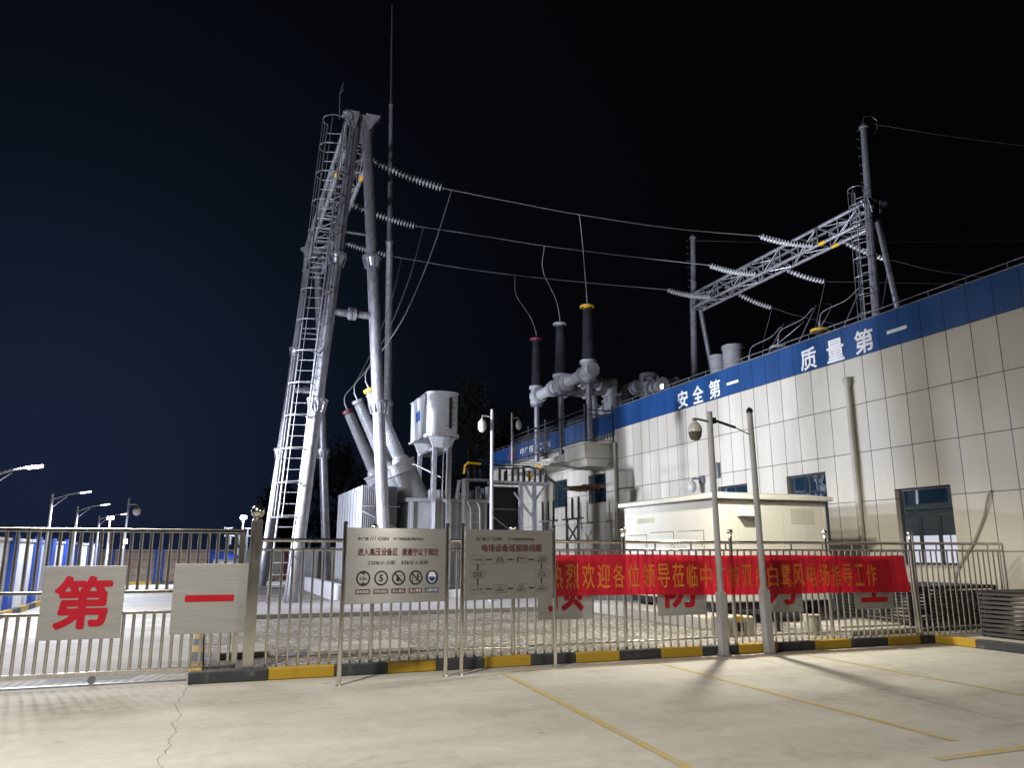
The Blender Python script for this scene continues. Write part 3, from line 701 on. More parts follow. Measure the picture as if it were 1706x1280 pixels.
for i, c in enumerate(BAN):
    xc = xa + (xb - xa) * (i + .5) / len(BAN); ms.append(text_mesh(c, .016, .215, .375, FACE_S, (xc, 0, (top_z(xc) + bot_z(xc)) / 2 - .015)))
j = join_meshes(ms)
bmesh.ops.subdivide_edges(j.bm, edges=[e for e in j.bm.edges if e.calc_length() > .06], cuts=2)
for v in j.bm.verts: v.co.y = wav(v.co.x, v.co.z) - 0.006 + v.co.y
j.build('lettering', M['gold'], ban)
st = MB()
for x, z in ((11.9, 1.53), (11.98, .9), (8.2, 1.55), (10.2, 1.54), (6.2, 1.55)): st.tube([(x, 10.965, z), (x + .03, FY - .03, z + .07)], .004, 5)
st.build('tie_string', M['white_txt'], ban)

# ------------------------------------------------------------------ two notice boards on posts
def board(base, rot, W, label):
    t = thing('notice_board', base, label, 'notice board', 'notice boards before the fence', rot)
    for sx in (-1, 1):
        p = MB(); p.cyl((sx * W / 2, 0, 0), (sx * W / 2, 0, 1.95), 0.028, n=16)
        po = p.build('post', M['steel'], t, smooth=True, local=True)
        c = MB(); c.lathe((sx * W / 2, 0, 1.95), (sx * W / 2, 0, 1.985), [(0, .030), (.6, .028), (1, .012)], 16); c.build('cap', M['dark'], po, smooth=True, local=True)
        fl = MB(); fl.lathe((sx * W / 2, 0, 0.0), (sx * W / 2, 0, 0.012), [(0, .04), (1, .036)], 16); fl.build('base_flange', M['steel'], po, smooth=True, local=True)
    p = MB(); p.box((-W / 2 + .034, -.012, .955), (W / 2 - .034, .012, 1.905)); p.build('panel', M['brushed_b'], t, local=True, bevel=0.003)
    for sx in (-1, 1):
        for z in (1.2, 1.7):
            k = MB(); k.box((sx * W / 2 - .03 - .006 * 0, -.008, z), (sx * W / 2 + .03, .008, z + .03)); k.build('bracket', M['steel'], t, local=True)
    return t
YT = -.0145
def tl(t, items, mat, name='lettering'):
    ms = [text_mesh(s_, b_, w_, h_, FACE_S, (x, YT, z)) for (s_, b_, w_, h_, x, z) in items]
    return join_meshes(ms).build(name, M[mat], t, local=True)
def disc(mb, cx, cz, r, y, r_in=0, n=36):
    if r_in:
        a = [mb.bm.verts.new((cx + r * math.cos(2 * math.pi * i / n), y, cz + r * math.sin(2 * math.pi * i / n))) for i in range(n)]
        b = [mb.bm.verts.new((cx + r_in * math.cos(2 * math.pi * i / n), y, cz + r_in * math.sin(2 * math.pi * i / n))) for i in range(n)]
        for i in range(n): mb.bm.faces.new((a[i], a[(i + 1) % n], b[(i + 1) % n], b[i]))
    else:
        mb.bm.faces.new([mb.bm.verts.new((cx + r * math.cos(2 * math.pi * i / n), y, cz + r * math.sin(2 * math.pi * i / n))) for i in range(n)])
def quad(mb, pts, y): mb.bm.faces.new([mb.bm.verts.new((x, y, z)) for x, z in pts])
def logo(t, x, z):
    m = MB()
    for k in range(3): quad(m, [(x - .035 + k * .03, z - .02), (x - .028 + k * .03, z - .022), (x - .012 + k * .03, z + .022 + .004 * k), (x - .020 + k * .03, z + .026)], YT)
    m.build('emblem', M['black'], t, local=True)
B1 = board((2.335, 10.235, 0), math.atan2(.21, 1.41), 1.43, 'brushed steel board with five round safety symbols on two thin posts')
tl(B1, [('中广核', .03, .15, .042, -.48, 1.765), ('CGN', .04, .145, .045, -.21, 1.768), ('中广核新能源白鹭风电场', .012, .42, .038, .14, 1.768)], 'black'); logo(B1, -.355, 1.768)
tl(B1, [('进入高压设备区', .03, .545, .098, -.275, 1.60)], 'dred', 'heading'); tl(B1, [('请遵守以下规定', .03, .53, .098, .315, 1.60)], 'dred', 'heading')
for it in (('220kV-3米', .012, .38, .06, -.22, 1.465), ('35kV-1.0米', .012, .39, .06, .24, 1.465)): tl(B1, [it], 'black')
ix = [-.46, -.22, .02, .26, .49]; iz = 1.27
ic = MB()
for k in range(4): disc(ic, ix[k], iz, .094, YT, .074)
for k in (2, 3): quad(ic, [(ix[k] - .062, iz + .050), (ix[k] - .050, iz + .062), (ix[k] + .062, iz - .050), (ix[k] + .050, iz - .062)], YT - .0012)
quad(ic, [(ix[0] - .032, iz + .070), (ix[0] + .032, iz + .070), (ix[0], iz + .045)], YT - .0006); quad(ic, [(ix[0] - .032, iz - .070), (ix[0], iz - .045), (ix[0] + .032, iz - .070)], YT - .0006)
# flame, match, climbing figure
quad(ic, [(ix[2] - .035, iz - .03), (ix[2] - .005, iz - .055), (ix[2] + .018, iz - .02), (ix[2] + .004, iz + .005), (ix[2] - .008, iz + .045), (ix[2] - .03, iz + .01)], YT - .0006)
quad(ic, [(ix[2] + .015, iz + .02), (ix[2] + .05, iz + .045), (ix[2] + .054, iz + .038), (ix[2] + .02, iz + .012)], YT - .0007)
disc(ic, ix[3] + .03, iz + .045, .011, YT - .0006, n=12)
quad(ic, [(ix[3] + .012, iz + .03), (ix[3] + .045, iz + .03), (ix[3] + .035, iz - .01), (ix[3] + .02, iz - .01)], YT - .0006)
quad(ic, [(ix[3] - .01, iz - .045), (ix[3] + .002, iz - .048), (ix[3] + .034, iz - .01), (ix[3] + .02, iz - .012)], YT - .0007)
quad(ic, [(ix[3] - .05, iz - .06), (ix[3] - .042, iz - .06), (ix[3] - .042, iz + .05), (ix[3] - .05, iz + .05)], YT - .0006)
ic.build('warning_symbols', M['black'], B1, local=True)
tl(B1, [('3.5m', .03, .09, .042, ix[0], iz)], 'black'); tl(B1, [('5', .05, .055, .085, ix[1], iz)], 'black')
mkb = MB(); disc(mkb, ix[4], iz, .092, YT); mkb.build('mask_symbol', M['icon_blue'], B1, local=True)
mkw = MB(); quad(mkw, [(ix[4] - .055, iz + .02), (ix[4] - .04, iz + .06), (ix[4], iz + .075), (ix[4] + .04, iz + .06), (ix[4] + .055, iz + .02), (ix[4] + .045, iz - .045), (ix[4], iz - .072), (ix[4] - .045, iz - .045)], YT - .001)
mkw.build('face_symbol', M['icon_white'], B1, local=True)
mkd = MB(); quad(mkd, [(ix[4] - .045, iz + .008), (ix[4] + .045, iz + .008), (ix[4] + .036, iz - .038), (ix[4], iz - .058), (ix[4] - .036, iz - .038)], YT - .002); mkd.build('mask_shape', M['icon_blue'], B1, local=True)
c1 = MB()
for k in range(4): quad(c1, [(ix[k] - .095, 1.075), (ix[k] + .095, 1.075), (ix[k] + .095, 1.135), (ix[k] - .095, 1.135)], YT)
c1.build('caption_strip', M['dred'], B1, local=True)
c1 = MB(); quad(c1, [(ix[4] - .095, 1.075), (ix[4] + .095, 1.075), (ix[4] + .095, 1.135), (ix[4] - .095, 1.135)], YT); c1.build('caption_strip', M['icon_blue'], B1, local=True)
ms = [text_mesh(s_, .01, .165, .04, FACE_S, (ix[k], YT - .001, 1.105)) for k, s_ in enumerate(('限制高度', '限制速度', '禁止烟火', '禁止攀登', '必须戴防护面罩'))]
join_meshes(ms).build('caption', M['icon_white'], B1, local=True)

B2 = board((4.005, 10.485, 0), math.atan2(.25, 1.49), 1.50, 'brushed steel board with a route chart of boxes and arrows')
tl(B2, [('中广核', .03, .15, .042, -.48, 1.775), ('CGN', .04, .15, .045, -.215, 1.778), ('中广核新能源白鹭风电场', .012, .44, .038, .18, 1.778)], 'black'); logo(B2, -.36, 1.778)
tl(B2, [('电场设备巡视路线图', .03, .98, .105, .03, 1.655)], 'dred', 'heading')
bx = [-.52, -.17, .175, .52]; rows = [1.495, 1.295, 1.10]
cells = [('中控室', bx[0], rows[0]), ('继电\n保护室', bx[1], rows[0]), ('蓄电池\n室1、2', bx[2], rows[0]), ('一体化\n电源室', bx[3], rows[0]), ('35kV\n开关室', bx[3], rows[1]), ('GIS\n设备间', bx[3], rows[2]),
         ('SVG\n设备区', bx[2], rows[2]), ('AC\n设备区', bx[1], rows[2]), ('#1主变', bx[0], rows[2]), ('接地变\n站用变', bx[0], rows[1])]
tl(B2, [(s_, .006, .15, .075 if '\n' in s_ else .034, x, z) for s_, x, z in cells], 'black', 'cell_text')
bxm = MB()
for s_, x, z in cells:
    for a, b, c, d in ((-.112, .112, .052, .055), (-.112, .112, -.055, -.052), (-.112, -.109, -.052, .052), (.109, .112, -.052, .052)): quad(bxm, [(x + a, z + c), (x + b, z + c), (x + b, z + d), (x + a, z + d)], YT)
bxm.build('cell_outline', M['dred'], B2, local=True)
ar = MB()
def arrow(x, z, dx, dz):
    n = (-dz, dx); L, hw, hl, w_ = .045, .019, .026, .009
    P = lambda a, b: (x + dx * a + n[0] * b, z + dz * a + n[1] * b)
    quad(ar, [P(-L, -w_), P(L - hl, -w_), P(L - hl, w_), P(-L, w_)], YT); quad(ar, [P(L - hl, -hw), P(L, 0), P(L - hl, hw)], YT)
for k in range(3): arrow((bx[k] + bx[k + 1]) / 2, rows[0], 1, 0); arrow((bx[k] + bx[k + 1]) / 2, rows[2], -1, 0)
for z in ((rows[0] + rows[1]) / 2, (rows[1] + rows[2]) / 2): arrow(bx[3], z, 0, -1); arrow(bx[0], z, 0, 1)
ar.build('route_arrow', M['black'], B2, local=True)

# ------------------------------------------------------------------ two camera poles before the kerb
def cam_pole_dome(t, c, s=1.0, dirx=-1):
    h = MB(); h.lathe((c[0], c[1], c[2] - .34 * s), (c[0], c[1], c[2]), [(0, .02), (.06, .07), (.22, .1), (.42, .112), (.45, .112)], 18, True); 
    d = h.build('dome', M['lensd'], t, smooth=True)
    h = MB(); h.lathe((c[0], c[1], c[2] - .34 * s), (c[0], c[1], c[2]), [(.44, .116), (.6, .116), (.82, .08), (.95, .035), (1, .03)], 18, True); h.build('camera_housing', M['housing'], t, smooth=True)
cp1 = thing('camera_pole', (7.70, 10.74, 0), 'slim white pole carrying a hanging dome camera on a short arm', 'camera pole')
s1 = MB(); s1.bar((7.70, 10.74, 0), (7.705, 10.74, .97), .125, .125); s1.build('pole_base', M['pole'], cp1, bevel=.01)
s1 = MB(); s1.lathe((7.705, 10.74, .97), (7.68, 10.74, 3.90), [(0, .062), (.01, .062), (.012, .05), (1, .045)], 16); s1.build('pole', M['pole'], cp1, smooth=True)
s1 = MB(); s1.box((7.62, 10.64, 0), (7.78, 10.84, .012)); 
for a, b in ((-.07, -.08), (.07, -.08), (.07, .08), (-.07, .08)): s1.cyl((7.7 + a, 10.74 + b, .012), (7.7 + a, 10.74 + b, .04), .012, n=6)
s1.build('base_plate', M['galv_d'], cp1)
s1 = MB(); s1.tube([(7.66, 10.74, 3.73), (7.42, 10.74, 3.76), (7.37, 10.74, 3.76)], .02, 8); s1.sphere((7.37, 10.74, 3.745), .035, n=10); s1.build('arm', M['galv_d'], cp1, smooth=True)
cam_pole_dome(cp1, (7.38, 10.74, 3.73))
s1 = MB(); s1.box((7.735, 10.70, 3.70), (7.78, 10.78, 3.80)); s1.tube([(7.76, 10.74, 3.76), (8.18, 10.735, 3.66)], .024, 8); s1.build('black_tube', M['dark'], cp1, smooth=True)
s1 = MB(); s1.tube([(8.18, 10.735, 3.66), (8.56, 10.74, 3.52)], .010, 6); s1.build('stay_wire', M['galv'], cp1)
cp2 = thing('plain_pole', (8.58, 10.74, 0), 'slim white pole with a black cap and thick lower sleeve, right of the camera pole', 'pole')
s1 = MB(); s1.bar((8.58, 10.74, 0), (8.55, 10.74, .99), .135, .135); s1.build('pole_base', M['pole'], cp2, bevel=.01)
s1 = MB(); s1.lathe((8.55, 10.74, .99), (8.50, 10.74, 3.93), [(0, .07), (.012, .07), (.014, .054), (1, .048)], 16); s1.build('pole', M['pole'], cp2, smooth=True)
s1 = MB(); s1.lathe((8.50, 10.74, 3.93), (8.50, 10.74, 4.03), [(0, .056), (.5, .056), (.8, .035), (1, .01)], 16); s1.build('cap', M['dark'], cp2, smooth=True)
s1 = MB(); s1.box((8.48, 10.64, 0), (8.68, 10.84, .012)); s1.build('base_plate', M['galv_d'], cp2)

# ------------------------------------------------------------------ cream cabin behind the fence
cb_ = thing('equipment_cabin', (11.6, 16.4, 0.1), 'low cream metal cabin with an overhanging flat roof beside the building', 'cabin')
X0, X1, Y0, Y1 = 10.08, 13.1, 14.12, 18.0
m_ = MB(); m_.box((X0, Y0, .55), (X1, Y1, 2.72)); m_.build('wall', M['cabin'], cb_, bevel=.03)
rf_ = MB(); o_ = .13
rf_._add([(X0 - o_, Y0 - o_, 2.725), (X1 + o_, Y0 - o_, 2.725), (X1 + o_, Y1 + o_, 2.725), (X0 - o_, Y1 + o_, 2.725), (X0 - o_, Y0 - o_, 2.82), (X1 + o_, Y0 - o_, 2.82), (X1 + o_, Y1 + o_, 2.82), (X0 - o_, Y1 + o_, 2.82),
          (X0 + .3, Y0 + .3, 2.90), (X1 - .3, Y0 + .3, 2.90), (X1 - .3, Y1 - .3, 2.90), (X0 + .3, Y1 - .3, 2.90)],
         [(3, 2, 1, 0), (0, 1, 5, 4), (1, 2, 6, 5), (2, 3, 7, 6), (3, 0, 4, 7), (4, 5, 9, 8), (5, 6, 10, 9), (6, 7, 11, 10), (7, 4, 8, 11), (8, 9, 10, 11)])
rf_.build('roof', M['cabin'], cb_, bevel=.015)
for (a_, b_) in ((X0 - .008, Y0 - .008), (X1 - .05, Y0 - .008), (X0 - .008, Y1 - .05)):
    m_ = MB(); m_.box((a_, b_, .56), (a_ + .058, b_ + .058, 2.715)); m_.build('corner_trim', M['trim'], cb_, bevel=.008)
m_ = MB()
for k in range(1, 5): m_.box((X0 + k * .6, Y0 - .003, .57), (X0 + k * .6 + .012, Y0 + .004, 2.70))
m_.build('panel_seam', M['trim'], cb_)
m_ = MB(); m_.box((X0 + .06, Y0 + .06, .40), (X1 - .06, Y1 - .06, .55)); m_.build('base_frame', M['rack'], cb_)
m_ = MB()
for x in (X0 + .2, (X0 + X1) / 2, X1 - .3):
    for y in (Y0 + .35, Y1 - .5): m_.box((x, y, .1), (x + .25, y + .25, .40))
m_.build('support_block', M['rack'], cb_)
m_ = MB(); m_.prism([(10.66, Y0 - .002, 2.59), (10.66, Y0 - .20, 2.36), (10.66, Y0 - .002, 2.36)], .40, (1, 0, 0)); m_.build('vent_hood', M['cabin'], cb_)
m_ = MB()
for k in range(7): m_.box((12.1, Y0 - .008, 2.22 + k * .05), (12.75, Y0 + .01, 2.24 + k * .05))
m_.build('vent_slats', M['trim'], cb_); m_ = MB()
for k in range(14): m_.box((X0 - .012, 16.55 + k * .06, 2.30), (X0 + .01, 16.58 + k * .06, 2.42))
m_.build('vent_slats', M['trim'], cb_)
for y0, y1, z1 in ((14.55, 15.55, 2.05), (15.75, 16.75, 2.05), (16.95, 17.85, 2.0)):
    d = MB(); d.box((X0 - .018, y0, .65), (X0 + .01, y1, z1)); do = d.build('door', M['cabin'], cb_, bevel=.006)
    d = MB()
    for a_, b_ in (((X0 - .006, y0 - .014, .63), (X0 + .005, y0 - .001, z1 + .014)), ((X0 - .006, y1 + .001, .63), (X0 + .005, y1 + .014, z1 + .014)), ((X0 - .006, y0 - .001, z1 + .001), (X0 + .005, y1 + .001, z1 + .014))): d.box(a_, b_)
    d.build('door_seal', M['rack'], do)
    for zz in (.9, 1.75): d = MB(); d.cyl((X0 - .03, y0 + .02, zz), (X0 - .03, y0 + .02, zz + .1), .012, n=8); d.build('hinge', M['galv_d'], do)
    h = MB(); h.box((X0 - .045, y1 - .12, 1.22), (X0 - .019, y1 - .09, 1.40)); h.build('handle', M['dark'], do)
    nt_ = MB(); nt_.box((X0 - .021, (y0 + y1) / 2 - .14, 1.52), (X0 - .019, (y0 + y1) / 2 + .14, 1.74)); nt_.build('notice', M['icon_white'], do)
ap = MB(); ap.box((9.2, 13.55, .102), (10.2, 19.0, .34)); ap.prism([(9.2, 13.55, .102), (9.75, 13.0, .102), (10.2, 13.3, .102), (10.2, 13.55, .102)], .238, (0, 0, 1))
o = ap.build('cabin_plinth', M['slab'], origin=(9.7, 16, .1), bevel=.02); tag(o, 'low weathered concrete step along the cream cabin', 'plinth')
bo = thing('bollard', (9.02, 12.35, .1), 'short white concrete block with yellow and black bands near the poles', 'bollard')
m_ = MB(); m_.box((8.78, 12.1, .1), (9.38, 12.6, .46)); m_.build('block', M['dirty'], bo, bevel=.03)
m_ = MB(); m_.box((9.0, 12.094, .36), (9.14, 12.2, .465)); m_.build('yellow_band', M['yellow'], bo)
m_ = MB(); m_.box((9.0, 12.095, .2), (9.14, 12.2, .355)); m_.build('black_band', M['rack'], bo)
pl = thing('paint_drum', (10.55, 12.0, .1), 'stained white drum on the gravel below the banner', 'drum')
m_ = MB(); m_.lathe((10.6, 12.0, .1), (10.6, 12.0, .46), [(0, .15), (.03, .16), (.5, .158), (.96, .16), (1, .15)], 20); m_.build('body', M['dirty'], pl, smooth=True)
m_ = MB(); m_.ring((10.6, 12.0, .45), (0, 0, 1), .155, .012); m_.build('rim', M['slab'], pl, smooth=True)
hy = thing('hydrant', (10.3, 12.9, .1), 'small black and yellow standpipe by the stained drum', 'standpipe')
m_ = MB(); m_.cyl((10.38, 12.7, .1), (10.38, 12.7, .5), .05, n=10); m_.build('pipe', M['rack'], hy, smooth=True)
m_ = MB(); m_.sphere((10.38, 12.7, .58), .075, n=12); m_.cyl((10.30, 12.7, .5), (10.46, 12.7, .5), .035, n=8); m_.build('valve', M['yellow'], hy, smooth=True)
sl = MB(); sl.box((11.0, 11.5, .102), (12.8, 13.2, .2)); sl.box((11.2, 11.9, .2), (12.7, 13.0, .24)); o = sl.build('concrete_slab', M['slab'], origin=(12, 12.3, .1), bevel=.015); tag(o, 'flat pale concrete slab on the gravel before the dark louvred box', 'slab')

# dark louvred enclosures
def louvre(x0, x1, y0, y1, z0, z1, n, label):
    t = thing('louvred_enclosure', ((x0 + x1) / 2, (y0 + y1) / 2, z0), label, 'louvred enclosure', 'black louvred enclosures by the wall')
    for px in (x0, x1 - .05):
        for py in (y0, y1 - .05):
            m = MB(); m.box((px, py, z0), (px + .05, py + .05, z1)); m.build('post', M['rack'], t)
    sm = None
    for k in range(n):
        z = z0 + (z1 - z0) * (k + .35) / n; h = (z1 - z0) / n * .62
        m = MB()
        m.prism([(x0 - .03, y0 + .02, z), (x0 - .005, y0 + .02, z + h), (x0 + .01, y0 + .02, z + h), (x0 - .01, y0 + .02, z)], y1 - y0 - .04, (0, 1, 0))
        m.prism([(x0 + .02, y0 - .03, z), (x0 + .02, y0 - .005, z + h), (x0 + .02, y0 + .01, z + h), (x0 + .02, y0 - .01, z)], x1 - x0 - .04, (1, 0, 0))
        m.prism([(x0 + .02, y1 + .03, z), (x0 + .02, y1 + .005, z + h), (x0 + .02, y1 - .01, z + h), (x0 + .02, y1 + .01, z)], x1 - x0 - .04, (1, 0, 0))
        m.build('slat', M['rack'], t)
    m = MB(); m.box((x0 - .02, y0 - .02, z1), (x1 + .02, y1 + .02, z1 + .025)); m.build('top_panel', M['rack'], t)
louvre(13.0, 15.2, 6.6, 10.45, .13, .90, 10, 'black louvred metal box on the kerb at the right edge')
louvre(12.75, 15.1, 11.7, 13.4, .24, .92, 10, 'black louvred metal box behind the fence by the window')

# ================================================================== GANTRIES
def beam(name_parent, x0, x1, y0, y1, z0, z1, nseg, mat, yel=()):
    ch = MB()
    for x in (x0, x1):
        for z in (z0, z1): ch.cyl((x, y0, z), (x, y1, z), .08, n=10)
    bo_ = ch.build('beam', mat, name_parent, smooth=True)
    la = MB(); L = (y1 - y0) / nseg
    for k in range(nseg + 1):
        y = y0 + k * L
        la.cyl((x0, y, z0), (x1, y, z0), .035, n=6); la.cyl((x0, y, z1), (x1, y, z1), .035, n=6); la.cyl((x0, y, z0), (x0, y, z1), .035, n=6); la.cyl((x1, y, z0), (x1, y, z1), .035, n=6)
        if k < nseg:
            f = k % 2
            la.cyl((x0, y, z0 if f else z1), (x0, y + L, z1 if f else z0), .026, n=6); la.cyl((x1, y, z1 if f else z0), (x1, y + L, z0 if f else z1), .026, n=6)
            la.cyl((x0 if f else x1, y, z0), (x1 if f else x0, y + L, z0), .022, n=6); la.cyl((x1 if f else x0, y, z1), (x0 if f else x1, y + L, z1), .022, n=6)
    la.build('lattice', mat, bo_, smooth=True)
    for y in yel:
        m = MB()
        for x in (x0, x1): m.cyl((x, y - .18, z0), (x, y + .18, z0), .088, n=10)
        m.build('phase_mark', M['yellow'], bo_, smooth=True)
def leg(parent, p0, p1, r0, r1, collars, mat, seg=14):
    m = MB(); m.cyl(p0, p1, r0, r1, n=seg); lo = m.build('leg', mat, parent, smooth=True)
    for t in collars:
        c = Vector(p0).lerp(Vector(p1), t); d = (Vector(p1) - Vector(p0)).normalized()
        k = MB(); rr_ = r0 + (r1 - r0) * t
        k.lathe(c - d * .28, c + d * .10, [(0, rr_ + .005), (.68, rr_ + .10), (.70, rr_ + .13), (.95, rr_ + .13), (.97, rr_ + .02), (1, rr_ + .01)], 20)
        for i in range(10):
            a = 2 * math.pi * i / 10; q, _ = k.frame_of(c, c + d); u = q.to_3x3() @ Vector((math.cos(a), math.sin(a), 0))
            k.bar(c - d * .32 + u * (rr_ + .04), c - d * .02 + u * (rr_ + .10), .012, .06)
        k.build('flange', mat, lo, smooth=True)
    return lo
def head(parent, x, y, z, s, mat, hgt=1.0):
    m = MB()
    m.prism([(x - .22 * s, y - .015, z - .95 * hgt), (x + .22 * s, y - .015, z - .95 * hgt), (x + .34 * s, y - .015, z - .38 * hgt), (x + .64 * s, y - .015, z), (x - .64 * s, y - .015, z), (x - .34 * s, y - .015, z - .38 * hgt)], .03, (0, 1, 0))
    m.box((x - .64 * s, y - .16, z + .001), (x + .64 * s, y + .16, z + .03))
    for k in (-1, 1): m.prism([(x + k * .10 * s, y - .36, z - .02), (x + k * .62 * s, y - .36, z - .02), (x + k * .22 * s, y - .19, z - .6 * hgt)], .02, (.0, 1, .12))
    m.build('head_plate', mat, parent)
    m = MB(); m.bar((x - .12, y, z + .03), (x, y, z + .36), .05); m.bar((x + .12, y, z + .03), (x, y, z + .36), .05); m.build('cable_lug', mat, parent)
G1 = thing('line_gantry', (3.7, 30, 0.1), 'tall grey tubular gantry of two leaning leg pairs with a caged ladder', 'gantry')
for y in (23.5, 36.0):
    leg(G1, (2.30, y, .1), (3.48, y, 15.3), .20, .17, (.39, .70), M['galv']); leg(G1, (5.08, y, .1), (3.88, y, 15.3), .20, .17, (.395, .705), M['galv'])
    head(G1, 3.68, y, 15.72, .95, M['galv_l'])
    m = MB(); m.cyl((2.98, y, 8.9), (4.39, y, 8.9), .115, n=12); m.lathe((3.55, y, 8.9), (3.81, y, 8.9), [(0, .12), (.05, .2), (.42, .2), (.44, .17), (.56, .17), (.58, .2), (.95, .2), (1, .12)], 16); m.build('cross_tube', M['galv'], G1, smooth=True)
    m = MB(); m.cyl((3.2, y, 11.6), (4.15, y, 11.6), .04, n=8); m.build('tie_bar', M['galv'], G1, smooth=True)
    pass
    for x in (2.30, 5.08):
        m = MB(); m.box((x - .4, y - .4, .06), (x + .4, y + .4, .16)); m.build('footing', M['slab'], G1)
beam(G1, 3.25, 4.1, 23.75, 35.75, 14.55, 15.55, 9, M['galv_l'], (25.4,))
m = MB(); m.tube([(2.95, 23.3, 15.4), (2.93, 23.3, 16.3), (3.02, 23.3, 16.7)], .018, 6); m.tube([(2.93, 23.3, 16.3), (3.05, 23.3, 16.5)], .012, 5); m.build('lightning_finial', M['galv_d'], G1)
# caged ladder running up the outer side
def ladder(parent, p0, p1, out, wdir, w_, cage_r, cage0, mat, step=.33, rungs=True, hoops=.95):
    p0, p1 = Vector(p0), Vector(p1); d = (p1 - p0).normalized(); L = (p1 - p0).length; out = Vector(out).normalized(); wd = Vector(wdir).normalized()
    m = MB()
    for s in (-1, 1): m.tube([p0 + wd * s * w_ / 2, p1 + wd * s * w_ / 2], .028, 8)
    n = int(L / step)
    for k in range(n): c = p0 + d * (k + .5) * step; m.cyl(c - wd * w_ / 2, c + wd * w_ / 2, .012, n=6)
    lo = m.build('ladder', mat, parent, smooth=True)
    c_ = MB(); nh = int((L - cage0) / hoops)
    pts_at = lambda t: [p0 + d * t + wd * (w_ / 2 + .0) * 0 + (wd * cage_r * math.cos(a) + out * (cage_r * math.sin(a) + cage_r * .55)) for a in [R(-40 + 260 * i / 16) for i in range(17)]]
    for k in range(nh + 1):
        c_.tube(pts_at(cage0 + (L - cage0) * k / nh), .016, 5)
    A, B = pts_at(cage0), pts_at(L)
    for i in (1, 4, 8, 12, 15): c_.tube([A[i], B[i]], .012, 5)
    c_.build('safety_cage', mat, lo, smooth=True)
    return lo
ladder(G1, (1.90, 23.25, 0.15), (2.84, 23.25, 15.15), (-.3, -.95, 0.0), (.95, -.3, 0), .50, .37, 2.4, M['galv_m'])
m = MB()
for z in (1.5, 3.5, 5.5, 7.5, 9.5, 11.5, 13.5):
    t = (z - .15) / 15.75; m.cyl((1.90 + .94 * t + .22, 23.2, z), (2.30 + 1.18 * (z - .1) / 15.2, 23.45, z), .03, n=6)
m.build('ladder_bracket', M['galv'], G1)

G2 = thing('roof_gantry', (24.9, 29, 6.5), 'grey lattice beam gantry with two tall posts above the blue parapet', 'gantry')
for y in (22.75, 35.6):
    leg(G2, (24.45, y, 6.5), (24.75, y, 15.6), .19, .17, (), M['galv_l']); leg(G2, (26.15, y, 9.2), (25.2, y, 15.3), .14, .13, (), M['galv_l'])
    m = MB(); m.cyl((24.6, y, 11.2), (25.95, y, 11.2), .09, n=10); m.build('cross_tube', M['galv_l'], G2, smooth=True)
    m = MB(); m.lathe((24.82, y, 15.6), (24.98, y, 19.6), [(0, .2), (.02, .2), (.022, .17), (.95, .14), (.955, .2), (.97, .2), (.975, .15), (1, .12)], 14); m.build('upper_post', M['galv_l'], G2, smooth=True)
    head(G2, 24.95, y, 15.95, .9, M['galv_l'], .9)
    m = MB()
    for k in range(9): m.tube([(24.8 - .16, y - .02, 16 + k * .4), (24.8 - .34, y - .04, 16 + k * .4)], .012, 5)
    m.build('climbing_step', M['galv_l'], G2)
beam(G2, 24.5, 25.25, 23.0, 35.4, 15.05, 15.85, 10, M['galv_l'], (25.2,))
ladder(G2, (24.0, 22.6, 6.6), (24.2, 22.6, 16.3), (-1, -.3, 0), (.3, -1, 0), .42, .36, .4, M['galv_l'], hoops=.72)
m = MB(); m.tube([(24.9, 22.75, 19.6), (25.0, 22.7, 19.95), (25.35, 22.65, 20.05), (25.6, 22.6, 19.85), (25.55, 22.6, 19.4), (25.25, 22.7, 18.9), (25.1, 22.75, 18.5)], .012, 6); m.build('jumper_loop', M['wire'], G2)

# ------------------------------------------------------------------ insulator strings and conductors
def catmull(pts, n=10):
    P_ = [Vector(p) for p in pts]; P_ = [P_[0] * 2 - P_[1]] + P_ + [P_[-1] * 2 - P_[-2]]; out = []
    for i in range(1, len(P_) - 2):
        a, b, c, d = P_[i - 1:i + 3]
        for k in range(n):
            t = k / n; out.append(.5 * ((2 * b) + (-a + c) * t + (2 * a - 5 * b + 4 * c - d) * t * t + (-a + 3 * b - 3 * c + d) * t ** 3))
    out.append(P_[-2]); return out
def string(p0, p1, sag, nd_, r, label, grp, mat='bglass'):
    p0, p1 = Vector(p0), Vector(p1)
    t = thing('insulator_string', p0, label, 'insulator string', grp)
    q = MB(); rod = MB(); pts = []
    at = lambda s: p0.lerp(p1, s) + Vector((0, 0, -4 * sag * s * (1 - s)))
    for k in range(nd_):
        s = .05 + .9 * k / (nd_ - 1); c = at(s); d = (at(s + .01) - at(s - .01)).normalized(); h = (p1 - p0).length * .9 / nd_
        q.lathe(c - d * h * .45, c + d * h * .45, [(0, .035), (.15, .05), (.40, r * .6), (.55, r), (.62, r), (.66, r * .55), (.8, .05), (1, .035)], 14)
    q.build('insulator_discs', M[mat], t, smooth=True)
    rod.tube([at(i / 12) for i in range(13)], .018, 6); rod.sphere(at(0), .06, n=8); rod.sphere(at(1), .05, n=8); rod.build('fitting', M['galv'], t)
def wire(name, pts, r, label, cat='cable', grp=None, n=10):
    m = MB(); m.tube(catmull(pts, n), r, 6); o = m.build(name, M['wire'], origin=pts[0], smooth=True); tag(o, label, cat, grp); return o
PH = [('near', 25.4, 25.7, 'yellow ringed bushing'), ('middle', 29.5, 29.7, 'middle bushing'), ('far', 33.5, 33.5, 'red ringed bushing')]
IS = [((4.2, 15.35), (7.1, 14.66)), ((4.2, 15.45), (7.1, 14.86)), ((4.2, 15.50), (7.1, 14.98))]
